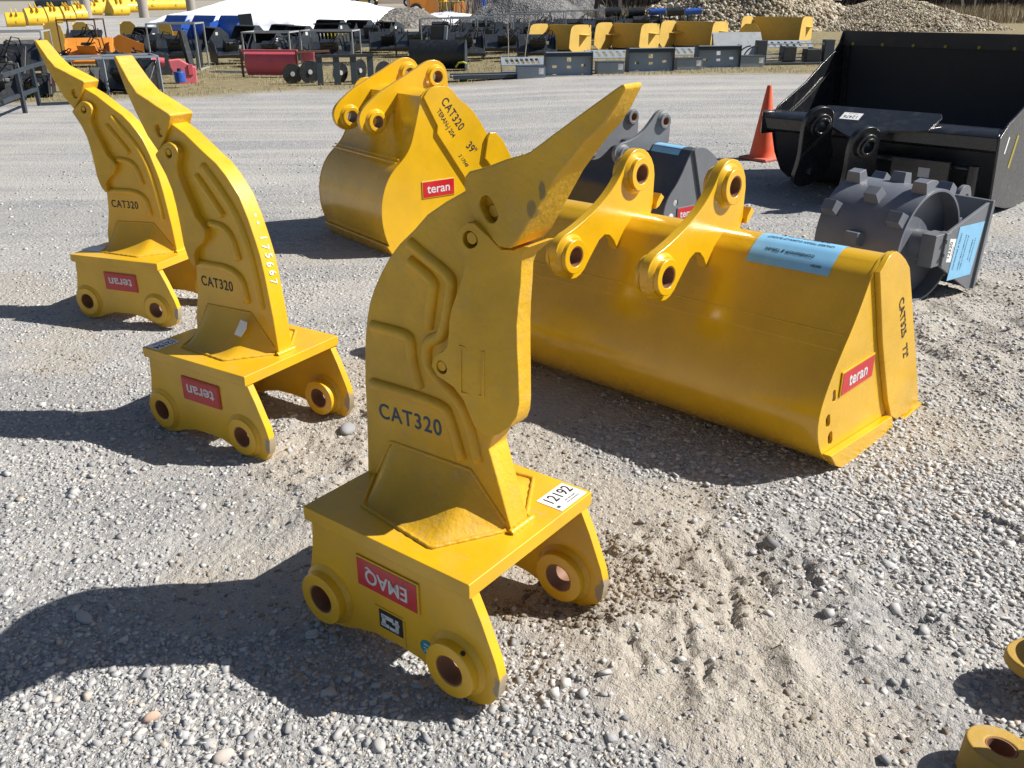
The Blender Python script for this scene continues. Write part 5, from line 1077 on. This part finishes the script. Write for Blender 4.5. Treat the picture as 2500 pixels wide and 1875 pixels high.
mg = gravmat('dark_crushed_stone', (.10, .10, .105), (.26, .255, .25), 9); md = gravmat('dirt_pile', (.12, .11, .10), (.28, .26, .23), 6); mc_ = gravmat('round_stone_pile', (.16, .13, .09), (.42, .36, .27), 5)
mound('snow_bank', 'long melting white snow bank across the far yard', 'snow bank', -14.2, 62.0, 9.2, 8.0, 2.1, ms, 1, .18, 130, .55, R(-8))
mound('snow_bank', 'low right end of the snow bank behind the dirt heap', 'snow bank', -4.6, 70, 3.6, 3, .75, ms, 5, .1, 70, .6)
mound('dirt_heap', 'grey brown dirt heap against the right end of the snow bank', 'dirt heap', -6.5, 58.5, 3.0, 3.0, 1.25, md, 2, .12, 90, .8)
mound('gravel_pile', 'tall dark crushed stone pile left of the dry brush', 'gravel pile', 1.35, 66.0, 4.9, 4.5, 3.2, mg, 3, .08, 110, 1.0)
mound('gravel_pile', 'paler crushed stone pile behind the tall dark one', 'gravel pile', 3.9, 72.0, 4.6, 4.2, 2.6, mg, 6, .08, 90, 1.0)
mound('gravel_pile', 'small grey stone pile left of the big round-stone pile', 'gravel pile', 10.6, 60.0, 3.6, 3, 1.25, mg, 8, .08, 80, .9)
COB = island_mat('round_field_stones', [(0, (.15, .12, .09)), (.25, (.30, .25, .17)), (.6, (.45, .38, .27)), (.9, (.58, .52, .42)), (1, (.62, .60, .56))], namt=.1)
def stonepile(label, x, y, rx, ry, h, n, smin, smax, seed):
    t = thing('stone_pile', label, 'stone pile', (x, y, 0), 0, None)
    o, _ = mound('mound', None, None, 0, 0, rx, ry, h, mc_, seed, .15, 90, .95); o.parent = t; o.location = (0, 0, 0)
    a = rng.uniform(0, 2*np.pi, n); r_ = np.sqrt(rng.random(n))*1.04; U, V = r_*np.cos(a), r_*np.sin(a)
    k = V < .35; U, V = U[k], V[k]
    nz = fbm(U*3+seed*7, V*3+seed*3, 1, 5, seed % 7)-.5; nf = fbm(U*14+seed, V*14, 1, 4, (seed+2) % 7)-.5; rr = np.hypot(U, V)
    H = np.clip(1-rr+nz*.35, 0, None)**.95*h+nf*.15*np.clip(1.1-rr, 0, 1)
    s = smin+(smax-smin)*rng.random(len(U))**2
    tag(rocks('stones', np.stack([U*rx, V*ry, H], -1), s, COB, parent=t, jit=.12, flat=(.6, .95)), kind='stuff')
stonepile('big pile of round tan field stones behind the snow pushers', 12.9, 51.5, 6.3, 6.3, 3.6, 15000, .05, .15, 4)
stonepile('smaller pile of fine tan stones right of the big stone pile', 19.4, 48.5, 5.6, 5.0, 1.55, 14000, .03, .08, 9)
t = thing('marker_barrel', 'small black and white object on the far slope of the big stone pile', 'barrel', (18.6, 54.5, 1.35), 0)
MB().cyl((0, 0, 0), (0, 0, .28), .22, 14).build('lower_half', 'white', t, .01); MB().cyl((0, 0, .285), (0, 0, .5), .2, 14).build('upper_half', 'rubber', t, .01)

# ------------------------------------------------------------------ brush and bare trees
BR = island_mat('winter_brush', [(0, (.045, .036, .03)), (.45, (.12, .10, .085)), (.8, (.30, .26, .22)), (1, (.46, .42, .36))], namt=0)
BG = island_mat('dry_reeds', [(0, (.19, .15, .10)), (.6, (.36, .29, .19)), (1, (.46, .39, .27))], namt=0)
n = 60000; y = rng.uniform(76, 112, n); x = rng.uniform(-6, 75, n); k = np.abs(x) < y*.66+4; x, y = x[k], y[k]
k = (x > 6+ (y-76)*.1) | (rng.random(len(x)) < .15); x, y = x[k], y[k]
tag(blades('brush', x, y, rng.uniform(1.5, 8.5, len(x))*np.clip((x+4)/14, .35, 1), rng.uniform(.03, .16, len(x)), BR, lean=.28, z=np.zeros(len(x))-.1), kind='stuff', label='dense leafless brush along the far edge of the yard', cat='brush')
n = 60000; y = rng.uniform(48, 84, n); x = rng.uniform(3, 58, n); k = ((y > 66) & (x > 5)) | ((x > 23) & (y > 55)); x, y = x[k], y[k]
tag(blades('reeds', x, y, rng.uniform(.3, 1.1, len(x)), .05, BG, lean=.3, z=np.zeros(len(x))-.05), kind='stuff', label='tan dry reeds at the foot of the brush', cat='reeds')
BK = plain('dark_bark', (.075, .062, .055), .95)
def tree_meshes(seed):
    g = random.Random(seed); tr = MB(); tw = MB()
    def limb(p, d, L, r, lv, mb):
        q = [Vector(p)]; dd = Vector(d)
        for i in range(4):
            dd = (dd+Vector((g.uniform(-.16, .16), g.uniform(-.16, .16), .05))).normalized(); q.append(q[-1]+dd*L/4)
        mb.tube(q, [r, r*.9, r*.78, r*.64, r*.45], 6 if lv < 2 else 3)
        if lv < 4:
            for i in range((5, 5, 4, 3)[lv]):
                k = g.randint(1, 4) if lv else g.randint(2, 4)
                nd = (dd+Vector((g.uniform(-1, 1), g.uniform(-1, 1), g.uniform(-.1, .7)))*.9).normalized()
                limb(q[k], nd, L*g.uniform(.42, .62), r*.42, lv+1, tw if lv >= 0 else tr)
    limb((0, 0, -.2), (g.uniform(-.15, .15), 0, 1), 5.5, .26, 0, tr); return tr, tw
protos = []
for s_ in range(5):
    t = thing('bare_tree', 'placeholder', 'tree', (0, 0, 0), 0, 'bare trees behind the yard'); a, b_ = tree_meshes(s_)
    a.build('trunk', BK, t, 0); b_.build('crown', BK, t, 0); protos.append(t)
tp_ = [(x_*.92, 68+((i*37) % 11)*1.2, .9+.08*((i*53) % 9)) for i, x_ in enumerate((6.5, 9, 13.2, 17.0, 20.5, 23.4, 25.1, 27.8, 29.6, 31.5, 33.3, 35.6, 37.4, 39.9, 41.5, 43.2, 45.7, 47.8, 50.5, 53.0))]
for i, (x, y, s_) in enumerate(tp_):
    t = protos[i] if i < 5 else copy_tree(protos[i % 5]); t.location = (x, y, 0); t.rotation_euler = (0, 0, i*1.9); t.scale = (s_, s_, s_)
    tag(t, 'dark leafless tree number %s counted from the left along the brush edge' % ('one two three four five six seven eight nine ten eleven twelve thirteen fourteen fifteen sixteen seventeen eighteen nineteen twenty'.split()[i]))
# far hillside behind the brush and the left yard
X2, Y2 = np.meshgrid(np.linspace(-260, 320, 120), np.linspace(200, 480, 50))
hm = grid_mesh('hillside', X2, Y2, -2+sm(Y2, 205, 400)*24*sm(X2, -90, 10)+fbm(X2, Y2, .03, 4, 2)*2*sm(Y2, 205, 260))
mh, nt, b = new_mat('hillside_woods'); nn = noise(nt, .25, 8, .75)
nt.links.new(ramp(nt, nn, [(.35, (.10, .078, .06)), (.65, (.22, .175, .13))]), b.inputs['Base Color']); b.inputs['Roughness'].default_value = 1
hm.materials.append(mh); ho = bpy.data.objects.new('hillside', hm); COL.objects.link(ho); tag(ho, kind='structure')
